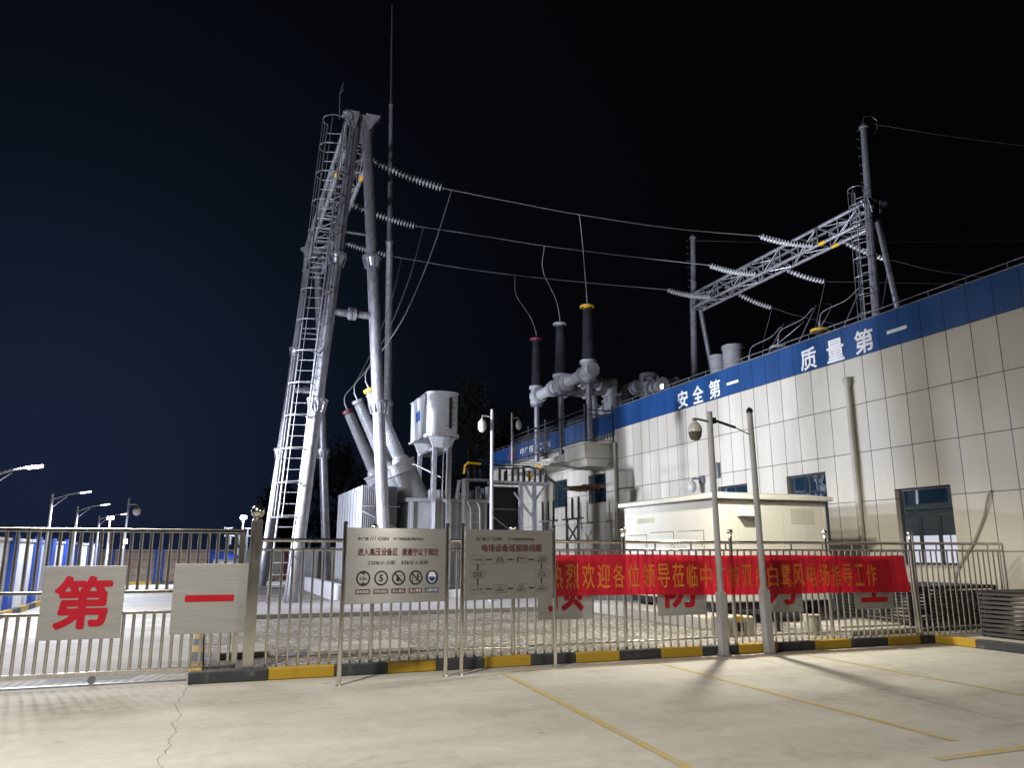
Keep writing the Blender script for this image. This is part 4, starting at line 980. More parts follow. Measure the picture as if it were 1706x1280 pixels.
ENDS = [(7.1, 25.4, 14.66), (7.1, 29.5, 14.86), (7.1, 33.5, 14.98)]
RS = [(21.5, 25.7, 15.12), (21.7, 29.7, 15.22), (21.7, 33.5, 15.2)]
MIDS = [(12.66, 25.5, 14.58), (12.92, 29.56, 14.87), (13.06, 33.5, 14.87)]
for i, (w_, y, y2, _) in enumerate(PH):
    string((IS[i][0][0], y, IS[i][0][1]), ENDS[i], .10, 22, .15, f'pale ribbed insulator string hung from the left gantry, {w_} of three conductors', 'insulator strings on the left gantry')
    string((24.45, y2, 15.15), RS[i], .12, 17, .135, f'pale ribbed insulator string on the left side of the roof gantry beam, {w_} conductor', 'insulator strings on the roof gantry')
    wire('conductor', [ENDS[i], (10, y + .05, MIDS[i][2] + .02), MIDS[i], (17, (y + y2) / 2, MIDS[i][2] + .12), RS[i]], .020, f'taut overhead wire between the two gantries, {w_} one', 'cable', 'overhead conductors')
OUT = [((25.35, 25.7, 15.95), (28.8, 25.7, 15.06), (35.1, 25.7, 15.0), (60, 25.7, 16.5)), ((25.35, 29.7, 15.95), (28.8, 29.7, 15.30), (38.6, 29.7, 16.4), (60, 29.7, 18.5)), ((25.35, 33.5, 15.95), (28.5, 33.5, 14.99), (33.3, 33.5, 14.5), (60, 33.5, 13))]
for i, (w_, *_r) in enumerate(PH):
    string(OUT[i][0], OUT[i][1], .16, 17, .135, f'pale ribbed insulator string on the right side of the roof gantry beam, {w_} conductor', 'insulator strings on the roof gantry')
    wire('conductor', [OUT[i][1], OUT[i][2], OUT[i][3]], .018, f'overhead wire leaving the roof gantry to the right, {w_} one', 'cable', 'outgoing conductors')
wire('ground_wire', [(25.1, 22.6, 19.6), (34.8, 22.6, 20.5), (70, 22.6, 24.5)], .014, 'thin overhead ground wire from the taller looking near post of the roof gantry', 'cable')
wire('ground_wire', [(25.0, 35.6, 19.3), (37.6, 35.6, 21.05), (80, 35.6, 28)], .012, 'thin overhead ground wire from the far post of the roof gantry', 'cable')

# ------------------------------------------------------------------ lightning mast
mt = thing('lightning_mast', (7.08, 33, 0.1), 'very tall thin grey mast rising past the top of the left gantry', 'lightning mast')
m = MB(); A, B = Vector((7.08, 33, .1)), Vector((6.42, 33, 27.8))
m.lathe(A, B, [(0, .21), (.28, .195), (.282, .26), (.286, .26), (.29, .18), (.55, .145), (.552, .18), (.555, .18), (.558, .125), (.8, .085), (.802, .115), (.805, .115), (.808, .065), (1, .03)], 14); m.build('shaft', M['galv_l'], mt, smooth=True)
m = MB(); m.lathe((7.08, 33, .1), (7.08, 33, .16), [(0, .4), (1, .4)], 14); m.build('base_flange', M['galv'], mt)

# ================================================================== TRANSFORMER
T = thing('power_transformer', (7.2, 27.5, .1), 'grey power transformer with finned radiators and three tilted bushings', 'transformer')
m = MB(); m.box((6.0, 24.9, .55), (8.7, 30.6, 3.20)); m.box((5.9, 24.8, 3.2), (8.8, 30.7, 3.32)); m.box((6.7, 24.95, 3.32), (7.3, 25.6, 3.62))
for x in (6.05, 7.05, 8.55): m.box((x, 24.82, .6), (x + .10, 24.9, 3.2))
m.build('tank', M['grey_m'], T, bevel=.012)
m = MB(); m.box((6.72, 24.68, .4), (6.82, 24.82, 3.2)); m.build('stiffener', M['white_p'], T)
rad = MB()
for k in range(18): rad.box((4.50 + k * .065, 0, .62), (4.512 + k * .065, .47, 3.70))
rad.cyl((4.46, .26, 3.62), (5.9, .26, 3.62), .05, n=8); rad.cyl((4.46, .26, .70), (5.9, .26, .70), .05, n=8)
radm = rad.mesh('radiator', M['white_p'])
for k in range(9): place_local(T, radm, 'radiator', (0, 25.0 + k * .57, 0))
m = MB(); m.bar((4.46, 24.985, 2.9), (5.72, 24.985, 2.3), .012, .04); m.box((4.46, 24.97, 3.02), (5.72, 24.985, 3.045)); m.box((4.46, 24.97, 1.9), (5.72, 24.985, 1.925)); m.build('radiator_brace', M['grey_p'], T)
rad = MB()
for k in range(18): rad.box((9.05 + k * .070, 0, .62), (9.061 + k * .070, .47, 3.85))
rad2 = rad.mesh('radiator', M['grey_shade'])  # right bank coloured dark to put it in shade
for k in range(8): place_local(T, rad2, 'radiator', (0, 25.7 + k * .57, 0))
m = MB(); m.bar((9.03, 25.68, 2.9), (10.3, 25.68, 2.0), .012, .03); m.box((9.03, 25.66, 3.05), (10.3, 25.68, 3.07)); m.box((9.03, 25.66, 1.5), (10.3, 25.68, 1.52)); m.build('radiator_brace', M['grey_p'], T)
for i, (y, col) in enumerate(((25.5, 'yellow'), (27.68, 'grey_p'), (29.86, 'redp'))):
    top = Vector((4.72, y, 6.86)); base = Vector((5.80, y, 4.62)); bot = Vector((6.75, y, 2.65))
    d = (base - bot).normalized()
    m = MB(); m.cyl(bot, base - d * .12, .40, n=22); to = m.build('turret', M['grey_m'], T, smooth=True)
    m = MB(); m.lathe(base - d * .45, base + d * .12, [(0, .41), (.05, .47), (.1, .47), (.12, .43), (.55, .43), (.57, .47), (.66, .47), (.68, .30), (.9, .26), (1, .2)], 22); m.build('turret_flange', M['white_p'], to, smooth=True)
    m = MB(); b0_ = base + d * .1; n = 34; prof = [(0, .22)]
    for k in range(n):
        t0 = .03 + .94 * k / n; rr_ = .235 - .035 * k / n
        prof += [(t0, rr_ - .022), (t0 + .010, rr_ - .022), (t0 + .018, rr_), (t0 + .024, rr_)]
    prof += [(1, .13)]
    m.lathe(b0_, top, prof, 20); bo_ = m.build('bushing', M['porc'], T, smooth=True)
    m = MB(); dd = (top - b0_).normalized(); m.lathe(top, top + dd * .14, [(0, .19), (.1, .215), (.9, .215), (1, .15)], 20); m.build('bushing_cap', M[col], bo_, smooth=True)
    m = MB(); m.cyl(top + dd * .12, top + dd * .42, .03, n=8); m.build('terminal', M['galv'], bo_)
    e1 = top + dd * .4
    E_ = ENDS[i]; 
    wire('jumper_wire', [(E_[0] + .3, E_[1], E_[2] - .02), (E_[0] - .35, y * .4 + E_[1] * .6, E_[2] - 2.4), (E_[0] - 1.25, y * .75 + E_[1] * .25, E_[2] - 4.9), (e1.x + .45, y, e1.z + 1.0), (e1.x + .02, y, e1.z + .35), tuple(e1)], .018, f'wire curving down to a tilted transformer bushing, {PH[i][0]} one', 'cable', 'transformer jumper wires')
# conservator
def cons_outline(g):
    x0, x1, yf, yb = 6.5 - g, 7.56 + g, 24.86, 27.0 + g
    c = (x0 + x1) / 2; pts = [(x0, yb), (x0, yf)]
    for i in range(1, 24):
        t = math.pi * i / 24; ex = .8
        pts.append((c - (x1 - x0) / 2 * math.copysign(abs(math.cos(t)) ** ex, math.cos(t)), yf - (.42 + g) * math.sin(t) ** ex))
    return pts + [(x1, yf), (x1, yb)]
m = MB(); m.prism([(x, y, 5.42) for x, y in cons_outline(0)], 1.40, (0, 0, 1)); co_ = m.build('conservator', M['white_p'], T, smooth=True)
m = MB(); m.prism([(x, y, 5.36) for x, y in cons_outline(.05)], .06, (0, 0, 1)); m.build('rim', M['white_p'], co_)
m = MB(); m.prism([(x, y, 6.82) for x, y in cons_outline(.03)], .035, (0, 0, 1)); m.build('lid', M['white_p'], co_)
m = MB()
for x, y in cons_outline(.03)[1:-1:2]: m.cyl((x, y, 5.30), (x, y, 5.45), .018, n=6)
m.build('rim_bolt', M['galv_l'], co_)
m = MB(); m.box((6.485, 24.83, 5.43), (6.499, 25.02, 6.81)); m.build('shade_strip', M['grey_shade'], co_)  # dark strip painted where the shading turns at the rounded end
m = MB(); m.box((7.17, 24.40, 5.60), (7.26, 24.50, 6.66)); m.build('oil_gauge', M['dark'], co_)
m = MB()
m.bm.free()
for x_, z_, w_ in [(7.31, 5.72 + k * .19, .06) for k in range(5)] + [(7.05, 5.68, .10), (7.05, 6.56, .10)]:
    m = MB(); m.box((x_, 24.43 if x_ < 7.2 else 24.455, z_), (x_ + w_, 24.56, z_ + .018)); m.build('gauge_mark', M['black'], co_)
m = MB(); m.box((6.488, 25.7, 6.02), (6.499, 26.25, 6.38)); m.build('nameplate', M['tag_blue'], co_)
for x, y in ((6.78, 24.75), (7.28, 24.75), (6.78, 26.7), (7.28, 26.7)):
    m = MB(); m.bar((x, y, .5), (x, y, 5.0), .15, .12); m.build('conservator_post', M['galv'], T, bevel=.01)
m = MB()
for y in (24.75, 26.7): m.prism([(6.55, y - .05, 5.44), (7.5, y - .05, 5.44), (7.35, y - .05, 4.98), (6.72, y - .05, 4.98)], .10, (0, 1, 0))
m.box((6.7, 24.8, 4.9), (7.36, 26.65, 4.98)); m.build('cradle', M['grey_p'], T)
m = MB(); m.tube([(7.5, 24.55, 5.4), (7.25, 24.5, 5.1), (7.15, 24.5, 4.9), (7.14, 24.5, 3.3)], .03, 8); m.tube([(7.05, 24.6, 5.35), (7.03, 24.6, 3.3)], .018, 6)
m.tube([(7.0, 24.7, 4.0), (6.2, 24.9, 4.4), (5.9, 25.3, 4.5)], .022, 6); m.tube([(7.55, 24.7, 3.3), (7.6, 24.62, 3.9), (7.75, 24.62, 3.95), (7.78, 24.62, .5)], .06, 10); m.build('oil_pipe', M['white_p'], T, smooth=True)
m = MB(); m.tube([(7.98, 24.4, .4), (7.94, 24.4, 3.0), (7.80, 24.4, 3.25)], .022, 6); m.tube([(8.3, 24.4, .4), (8.26, 24.4, 3.0), (8.16, 24.4, 3.2)], .022, 6)
for k in range(9): m.cyl((7.97, 24.4, .6 + k * .28), (8.28, 24.4, .6 + k * .28), .014, n=6)
m.build('ladder', M['galv'], T, smooth=True)
pit = MB(); pit.box((3.75, 24.1, .104), (4.0, 33, .62)); pit.box((4.0, 24.1, .104), (11.2, 24.3, .45)); pit.box((11.0, 24.3, .104), (11.2, 33, .45)); pit.box((4.0, 32.8, .104), (11, 33, .45))
o = pit.build('oil_pit_wall', M['wallw'], origin=(7.5, 28.5, .1), bevel=.015); tag(o, 'low whitewashed wall around the transformer', 'low wall')

# ------------------------------------------------------------------ low-voltage busbar frame right of the transformer
F = thing('steel_trestle', (10.2, 25.2, .1), 'grey steel trestle carrying black insulators and busbars beside the transformer', 'trestle')
for x in (9.95, 10.45, 8.9):
    m = MB(); m.bar((x, 25.0 if x > 9 else 26.5, .1), (x, 25.0 if x > 9 else 26.5, 3.9), .13, .12); m.build('post', M['galv_d'], F)
m = MB(); m.box((8.9, 24.9, 3.9), (11.05, 25.5, 3.98)); m.box((7.9, 24.9, 3.95), (8.75, 25.4, 4.02)); m.box((8.0, 25.1, 3.2), (8.1, 25.2, 3.95)); m.build('shelf', M['galv'], F)
m = MB(); m.bar((10.45, 25.0, 2.7), (9.7, 25.0, 3.6), .08, .06); m.bar((10.45, 25.0, 3.3), (10.9, 25.0, 3.9), .08, .06); m.bar((10.42, 25.0, 3.3), (10.1, 25.0, 3.9), .08, .06); m.build('brace', M['galv'], F)
def post_ins(x, y, z0, h, r=.088):
    m = MB(); n = 7; pr = [(0, r * .7)]
    for k in range(n): pr += [(.04 + .9 * k / n, r * .62), (.07 + .9 * k / n, r), (.10 + .9 * k / n, r), (.12 + .9 * k / n, r * .62)]
    pr += [(1, r * .5)]
    m.lathe((x, y, z0), (x, y, z0 + h), pr, 12); return m
for x, h in ((9.32, .52), (9.58, .44), (9.82, .5), (10.02, .40), (10.25, .52), (10.45, .42), (10.66, .5), (10.87, .42)): post_ins(x, 25.42, 3.985, h, .055).build('post_insulator', M['dark'], F, smooth=True)
m = MB()
for k, zz in enumerate((4.62, 4.70, 4.78)): m.tube([(8.55, 25.2 + .1 * k, zz - .04), (9.6, 25.25 + .1 * k, zz - .07), (10.4, 25.25 + .1 * k, zz - .05), (11.1, 25.3 + .1 * k, zz), (14.0, 28.0 + .5 * k, zz + .25)], .012, 5)
m.build('thin_cable', M['rail_d'], F)
for x, h in ((8.12, .42), (8.32, .50), (8.52, .42), (9.25, .42), (9.45, .36), (9.72, .44), (9.93, .50), (10.12, .55), (10.56, .46), (10.76, .44), (10.96, .46)):
    post_ins(x, 25.2, 3.985, h, .062).build('post_insulator', M['dark'], F, smooth=True)
m = MB(); m.tube([(7.95, 25.2, 4.2), (7.98, 25.2, 4.48), (8.1, 25.2, 4.58), (8.55, 25.2, 4.56)], .045, 8); m.build('busbar', M['yellow'], F, smooth=True)
m = MB(); m.tube([(10.6, 25.2, 4.55), (10.72, 25.2, 4.6), (10.8, 25.2, 4.5)], .04, 8); m.tube([(10.3, 25.3, 4.2), (10.42, 25.3, 4.3), (10.5, 25.3, 4.1)], .04, 8); m.build('busbar', M['yellow'], F, smooth=True)
m = MB(); m.tube([(8.5, 25.2, 4.56), (9.3, 25.2, 4.52), (10.1, 25.2, 4.56), (10.95, 25.2, 4.46)], .02, 6); m.tube([(9.25, 25.2, 4.42), (9.7, 25.2, 4.45), (10.15, 25.2, 4.48), (10.3, 25.2, 4.52), (10.55, 25.2, 4.48)], .03, 8); m.build('busbar', M['dark'], F, smooth=True)
for k in range(3):
    y = 31.6 - k * .9; zz = 4.35
    m = MB(); m.tube([(10.75 + .1 * k, 25.2, 4.45), (11.8, 26.8 + .2 * k, 4.35), (13.6, 29.5, 4.25), (14.9, y, zz)], .022, 6)
    o = m.build('busbar_link', M['dark'], origin=(10.8, 25.2, 4.4), smooth=True); tag(o, f'dark flexible busbar running from the trestle to the wall bushings, {("top", "middle", "lowest")[k]} one', 'busbar', 'busbar links to the wall')
    wb = thing('wall_bushing', (XR, y, zz), f'brown and black through-wall bushing below the balcony, {("farthest", "middle", "nearest")[k]} one', 'bushing', 'wall bushings')
    m = MB(); m.lathe((14.65, y, zz), (XR - .002, y, zz), [(0, .03), (.05, .07), (.1, .05), (.18, .09), (.22, .05), (.32, .10), (.36, .06), (.46, .11), (.5, .07), (.6, .12), (.64, .08), (.75, .13), (.8, .09), (1, .1)], 14); m.build('insulator', M['brown'], wb, smooth=True)
    m = MB(); m.cyl((14.95, y, zz), (15.2, y, zz), .06, n=10); m.build('terminal_cover', M['yellow'], wb, smooth=True)
# surge arrester stands on the ground before the far wall
for s_i, (bx_, by_, lb) in enumerate(((14.0, 31.9, 'grey stand with three dark arresters in front of the far wall, left stand'), (14.0, 29.4, 'grey stand with three dark arresters in front of the far wall, right stand'))):
    A_ = thing('arrester_stand', (bx_, by_, .1), lb, 'arrester stand', 'arrester stands')
    for dy in (-.55, .55):
        m = MB(); m.bar((bx_, by_ + dy, .1), (bx_, by_ + dy, 2.9), .09, .09); m.build('post', M['galv_d'], A_)
    m = MB(); m.box((bx_ - .08, by_ - .9, 2.9), (bx_ + .08, by_ + .9, 2.97)); m.bar((bx_, by_ - .5, 2.0), (bx_, by_ + .5, 2.7), .05, .05); m.bar((bx_, by_ + .5, 2.0), (bx_, by_ - .5, 2.7), .05, .05); m.build('cross_beam', M['galv_d'], A_)
    for k in (-1, 0, 1): post_ins(bx_, by_ + k * .6, 2.97, .85, .065).build('arrester', M['dark'], A_, smooth=True)

# ================================================================== GIS BUSHINGS ON THE BALCONY AND ROOF
BX = 14.38
for i, (y, col, lb) in enumerate(((28.4, 'yellow', 'tall dark roof bushing with a yellow top ring, nearest on the balcony'), (31.2, 'grey_p', 'tall dark roof bushing with a grey top ring, middle of the balcony'), (34.0, 'redp', 'tall dark roof bushing with a red top ring, farthest on the balcony'))):
    q = thing('gas_bushing', (BX, y, 6.0), lb, 'bushing', 'gas insulated bushings')
    m = MB(); m.cyl((BX, y, 5.74 if i else 6.0), (BX, y, 8.55), .13, n=14); m.lathe((BX, y, 8.45), (BX, y, 8.6), [(0, .13), (.3, .28), (1, .28)], 16); m.build('support_column', M['galv'], q, smooth=True)
    m = MB(); m.sphere((BX, y, 8.98), .36, n=20); m.lathe((BX, y, 8.6), (BX, y, 8.75), [(0, .32), (1, .32)], 18); m.lathe((BX, y, 9.2), (BX, y, 9.48), [(0, .30), (.45, .27), (.5, .36), (1, .36)], 18)
    m.lathe((BX - .1, y - .62 if i == 0 else y - .5, 8.98), (BX - .1, y, 8.98), [(0, .30), (.08, .34), (.2, .34), (.22, .29), (1, .29)], 18); m.build('elbow', M['grey_p'], q, smooth=True)
    m = MB(); pr = [(0, .30)]; n = 24
    for k in range(n):
        t0 = .01 + .97 * k / n; rr_ = .275 - .075 * k / n; pr += [(t0, rr_ - .055), (t0 + .016, rr_ - .055), (t0 + .030, rr_), (t0 + .034, rr_)]
    pr += [(1, .17)]
    m.lathe((BX, y, 9.48), (BX, y, 11.78), pr, 20); m.build('bushing_housing', M['dporc'], q, smooth=True)
    m = MB(); m.ring((BX, y, 11.86), (0, 0, 1), .27, .055, 24, 8); m.cyl((BX, y, 11.78), (BX, y, 11.90), .16, n=14)
    for a in range(4): m.bar((BX, y, 11.84), (BX + .27 * math.cos(a * 1.571), y + .27 * math.sin(a * 1.571), 11.86), .03, .02)
    m.build('corona_ring', M[col], q, smooth=True)
    m = MB(); m.cyl((BX, y, 11.88), (BX, y, 12.2), .035, n=8); m.build('terminal', M['galv'], q)
    wire('dropper_wire', [MIDS[i], (MIDS[i][0] + .12, MIDS[i][1] * .72 + y * .28, 13.9), (BX - .35, y * .8 + MIDS[i][1] * .2, 12.95), (BX, y, 12.2)] if i else [MIDS[i], (MIDS[i][0] + .5, 26.3, 13.9), (BX - .3, 27.9, 12.8), (BX, y, 12.2)], .016, f'thin dropper wire falling to the {("yellow", "grey", "red")[i]} ringed roof bushing', 'cable', 'dropper wires')
du = thing('gas_duct', (16, 31, 6.6), 'grey gas insulated duct with round flanges linking the balcony bushings', 'gas duct')
def duct(p0, p1, r, fl, parent, name='duct_tube', mat='grey_p'):
    m = MB(); p0, p1 = Vector(p0), Vector(p1); m.cyl(p0, p1, r, n=18); d = (p1 - p0).normalized(); L = (p1 - p0).length
    for t in fl: c = p0 + d * L * t; m.cyl(c - d * .05, c + d * .05, r + .09, n=18)
    return m.build(name, M[mat], parent, smooth=True)
duct((BX, 28.7, 8.98), (BX, 30.5, 8.98), .26, (.1, .95), du); duct((BX, 30.5, 8.98), (BX, 31.9, 8.98), .30, (.0, .3, .6, .98), du); duct((BX, 32.0, 8.98), (BX, 33.7, 8.98), .26, (.1, .9), du)
duct((BX + .3, 31.2, 8.95), (16.85, 31.2, 8.95), .29, (.12, .5, .9), du); duct((BX + .3, 29.9, 8.9), (16.3, 29.9, 8.9), .24, (.15, .6), du); duct((BX + .2, 32.4, 9.0), (16.6, 32.4, 9.0), .22, (.3, .8), du)
for x, y, r in ((16.85, 31.2, .29), (16.3, 29.9, .24), (16.6, 32.4, .22)):
    m = MB(); m.sphere((x, y, 8.95), r * 1.08, n=18); m.build('elbow', M['grey_p'], du, smooth=True)
    duct((x, y, 8.9), (x, y, 6.6), r * .95, (.22, .5, .9), du)
m = MB(); m.box((15.9, 28.6, 7.85), (17.6, 28.66, 7.93)); m.box((15.9, 28.6, 6.57), (15.97, 28.66, 7.85)); m.box((17.53, 28.6, 6.57), (17.6, 28.66, 7.85)); m.build('duct_support', M['galv'], du)
gs = thing('gas_switchgear', (18.2, 30, 6.57), 'grey cluster of roof switchgear tanks behind the start of the blue parapet', 'switchgear')
for (x, y, r, z) in ((18.2, 29.95, .42, 9.55), (18.9, 28.9, .30, 9.0), (17.7, 31.3, .34, 9.2), (18.8, 32.0, .4, 9.55), (20, 33.5, .45, 9.9), (19.6, 31.0, .36, 9.4)):
    m = MB(); m.lathe((x, y, 6.57), (x, y, z), [(0, r), (.80, r), (.81, r + .06), (.85, r + .06), (.86, r), (.97, r), (1, r * .96)], 20); m.build('tank', M['grey_p'], gs, smooth=True)
duct((18.0, 28.3, 8.72), (18.0, 30.0, 8.72), .26, (.08, .35, .6), gs); duct((17.9, 30.2, 9.0), (17.9, 32.6, 9.0), .27, (.15, .4, .65, .9), gs); duct((17.7, 31.5, 8.4), (17.7, 34.0, 8.4), .24, (.2, .6, .9), gs); duct((18.6, 29.2, 9.05), (20.5, 29.2, 9.05), .18, (.3, .8), gs)
m = MB(); m.tube([(17.75, 29.6, 9.1), (17.6, 29.3, 9.25), (17.7, 28.8, 9.1), (17.75, 28.6, 8.8)], .05, 8); m.cyl((18.0, 28.8, 8.9), (18.0, 28.8, 9.2), .07, n=10); m.build('pipe', M['galv'], gs, smooth=True)
for i, (x, y, z, r, lb) in enumerate(((18.3, 23.85, 9.38, .40, 'wider grey round tank above the blue parapet beside the far gantry post'), (18.4, 24.95, 9.25, .33, 'narrower grey round tank at the foot of the far gantry post'))):
    rt = thing('roof_tank', (x, y, 6.57), lb, 'roof tank', 'roof tanks')
    m = MB(); m.lathe((x, y, 6.57), (x, y, z), [(0, r), (.93, r), (.94, r + .03), (.99, r + .03), (1, r - .02)], 22); m.build('body', M['grey_m'], rt, smooth=True)
    m = MB(); m.cyl((x + .1, y - .75, 8.4), (x + .1, y, 8.4), .13, n=12); m.build('nozzle', M['grey_m'], rt, smooth=True)
for i, (x, y, z, col, lb) in enumerate(((18, 18.95, 8.62, 'yellow', 'bushing top with a yellow ring just above the parapet'), (18, 20.95, 8.55, 'grey_p', 'bushing top with a grey ring just above the parapet'), (18, 22.55, 8.35, 'redp', 'bushing top with a small red ring just above the parapet'))):
    q = thing('parapet_bushing', (x, y, 6.57), lb, 'bushing', 'bushings behind the parapet')
    m = MB(); m.lathe((x, y, 6.57), (x, y, z - .05), [(0, .24), (.3, .24), (.32, .18), (1, .13)], 16); m.build('bushing_housing', M['dporc'], q, smooth=True)
    m = MB(); m.ring((x, y, z), (0, 0, 1), .27, .05, 24, 8); m.bar((x - .27, y, z), (x + .27, y, z), .03); m.build('corona_ring', M[col], q, smooth=True)
    m = MB(); m.cyl((x, y, z - .05), (x, y, z + .3), .04, n=8); m.build('terminal', M['galv'], q)
    oy = (25.7, 29.7, 33.5)[i]
    tgt = (Vector((28.9, 25.7, 15.0)), Vector((28.8, 29.7, 15.25)), Vector((28.5, 33.5, 14.95)))[i]
    wire('roof_jumper', [(x, y, z + .3), (x + .05, y - .15, z + .6), (x + .2, y - 1.0, z + .75), (x + .2, y - 1.7, z + 1.0), (x + 3.5, y + 1, z + 2.2), (x + 8.5, oy - 1.5, 12.0), tuple(tgt)], .014, f'thin wire curving from the {("yellow", "grey", "red")[i]} ringed parapet bushing up to the roof gantry', 'cable', 'roof jumper wires')
    m = MB(); m.cyl((x - .9, y - 1.15, 7.2), (x + .2, y - 1.7, z + 1.02), .025, n=6); o = m.build('support_rod', M['galv'], origin=(x - .9, y - 1.15, 7.2)); tag(o, f'short pale rod holding the wire of the {("yellow", "grey", "red")[i]} ringed parapet bushing', 'rod', 'wire rods on the roof')

rl_ = thing('roof_floodlight', (17.9, 28.1, 8.5), 'small lit floodlight on the roof switchgear just above the blue parapet', 'floodlight')
m = MB(); m.box((17.72, 27.95, 8.42), (18.06, 28.22, 8.68)); m.build('lamp_housing', M['grey_m'], rl_)
m = MB(); m.box((17.712, 27.98, 8.46), (17.719, 28.19, 8.65)); m.build('lamp_face', M['lamp_c'], rl_)
m = MB(); m.box((17.86, 28.05, 6.57), (17.92, 28.11, 8.42)); m.build('bracket', M['galv_d'], rl_)
lamp('roof_floodlight_light', 'SPOT', (18.3, 27.6, 9.3), 3600, COOL, .1, (24.9, 28.0, 15.6), 110, .8)

# wall camera
wc = thing('wall_camera', (15.4, 22.05, 3.95), 'small dome camera on a bracket on the cream wall above the cabin', 'wall camera')
m = MB(); m.box((15.30, 21.95, 3.85), (15.395, 22.2, 4.1)); m.tube([(15.32, 22.1, 4.0), (15.0, 22.1, 4.0), (14.95, 22.1, 3.92)], .03, 8); m.build('bracket', M['galv_d'], wc)
m = MB(); m.lathe((14.95, 22.1, 3.52), (14.95, 22.1, 3.95), [(0, .03), (.1, .1), (.35, .14), (.7, .14), (.9, .08), (1, .04)], 16); m.build('camera_housing', M['housing'], wc, smooth=True)
wbx = MB(); wbx.box((15.28, 21.1, 3.95), (15.395, 21.3, 4.45)); o = wbx.build('junction_box', M['galv_d'], origin=(15.3, 21.2, 3.95), bevel=.01); tag(o, 'small dark box on the cream wall right of the dome camera', 'junction box')

# camera masts in the yard
def cam_mast(x, y, h, arm, label, r=.06, s=1.0):
    t = thing('camera_mast', (x, y, .1), label, 'camera mast', 'camera masts in the yard')
    m = MB(); m.lathe((x, y, .1), (x, y, h), [(0, r * 1.5), (.15, r * 1.5), (.16, r), (1, r * .8)], 12); m.build('pole', M['pole'], t, smooth=True)
    m = MB(); m.tube([(x, y, h - .22), (x + arm, y, h - .2), (x + arm, y, h - .3)], .025, 6); m.build('arm', M['pole'], t, smooth=True)
    m = MB(); c = (x + arm, y, h - .3); m.lathe((c[0], c[1], c[2] - .42 * s), c, [(0, .02), (.1, .09), (.3, .125), (.7, .13), (.9, .08), (1, .04)], 16); m.build('camera_housing', M['housing'], t, smooth=True)
cam_mast(7.82, 22.0, 5.86, -.32, 'pale pole with a dome camera on its left arm, right of the conservator')
cam_mast(11.55, 30, 7.34, .30, 'thin pale pole with a small dome camera farther behind the balcony', .05)
cam_mast(-2.65, 30, 3.42, .28, 'thin grey pole with a small dome camera in the left yard', .04, .7)

# ================================================================== LEFT YARD
yw = thing('yard_wall', (-5.1, 30, 0), 'long white boundary wall with bright blue pilasters along the left yard', 'wall')
m = MB(); m.box((-5.3, 8, 0), (-5.1, 46, 1.9)); m.build('wall', M['wallw'], yw)
m = MB(); m.box((-5.36, 8, 1.9), (-5.04, 46, 1.98)); m.build('coping', M['trim'], yw)
y = 20.0; 
for y, w_ in ((16.5, .5), (19.5, .5), (22.6, .55), (25.4, .6), (28.6, .7), (31.2, .7), (34.2, .8), (37.2, .9), (40.6, 1.0), (44, 1.0)):
    m = MB(); m.box((-5.09, y, 0), (-4.98, y + w_, 2.06)); m.build('pilaster', M['blue'], yw)
bw = thing('brown_wall', (2, 46.1, 0), 'brown block wall with blue pilasters closing the far side of the yard', 'wall')
m = MB(); m.box((-5.09, 46, 0), (1.4, 46.2, 1.66)); m.build('wall', M['brick'], bw); m = MB(); m.box((-5.09, 45.95, 1.66), (1.4, 46.25, 1.72)); m.build('coping', M['trim'], bw)
for x in (-4.9, -2.55, 0.15):
    m = MB(); m.box((x, 45.9, 0), (x + .45, 45.99, 1.74)); m.build('pilaster', M['blue'], bw)
bw2 = thing('beige_wall', (8, 46.1, 0), 'beige wall far behind the gantry legs', 'wall')
m = MB(); m.box((1.41, 46.02, 0), (16, 46.2, 1.75)); m.build('wall', M['trim'], bw2); m = MB(); m.box((1.41, 45.97, 1.75), (16, 46.25, 1.82)); m.build('coping', M['slab'], bw2)
for k, x in enumerate((2.9, 4.0)):
    m = MB(); m.box((x, 45.85, 0), (x + .18, 46.015, 1.8)); m.build('pilaster', M['redp'], bw2)
cbn = thing('control_cabinet', (5.3, 44.8, 0), 'white cabinet standing by the beige wall far behind the gantry', 'cabinet')
m = MB(); m.box((5.0, 44.6, .1), (5.75, 45.1, 1.7)); m.build('body', M['white_p'], cbn, bevel=.01); m = MB(); m.box((5.04, 44.585, .2), (5.71, 44.6, 1.62)); m.build('door', M['white_p'], cbn); m = MB(); m.box((4.96, 44.55, 1.7), (5.79, 45.15, 1.76)); m.build('roof', M['grey_p'], cbn)
cb2 = thing('ribbed_container', (7.0, 44.8, 0), 'pale ribbed container by the beige wall between the gantry legs and radiators', 'container')
m = MB(); m.box((5.95, 44.4, .1), (8.3, 45.6, 1.85))
for k in range(14): m.box((6.0 + k * .165, 44.37, .2), (6.07 + k * .165, 44.4, 1.78))
m.build('body', M['cabin'], cb2)
bh = thing('blue_roof_hut', (.8, 43, 0), 'small hut with a bright blue roof at the end of the yard', 'hut')
m = MB(); m.box((.35, 42.6, 0), (1.7, 43.6, 1.25)); m.build('wall', M['wallw'], bh); m = MB(); m.prism([(.25, 42.5, 1.25), (1.8, 42.5, 1.25), (1.55, 42.5, 1.62), (.5, 42.5, 1.62)], 1.2, (0, 1, 0)); m.build('roof', M['blue'], bh)
ef = thing('equipment_portal', (1.5, 42, 0), 'small far steel portal with insulators and cameras near the gate post', 'portal frame')
for x in (.9, 1.85):
    m = MB(); m.cyl((x, 42, 0), (x, 42, 2.78), .05, n=8); m.build('post', M['galv_d'], ef)
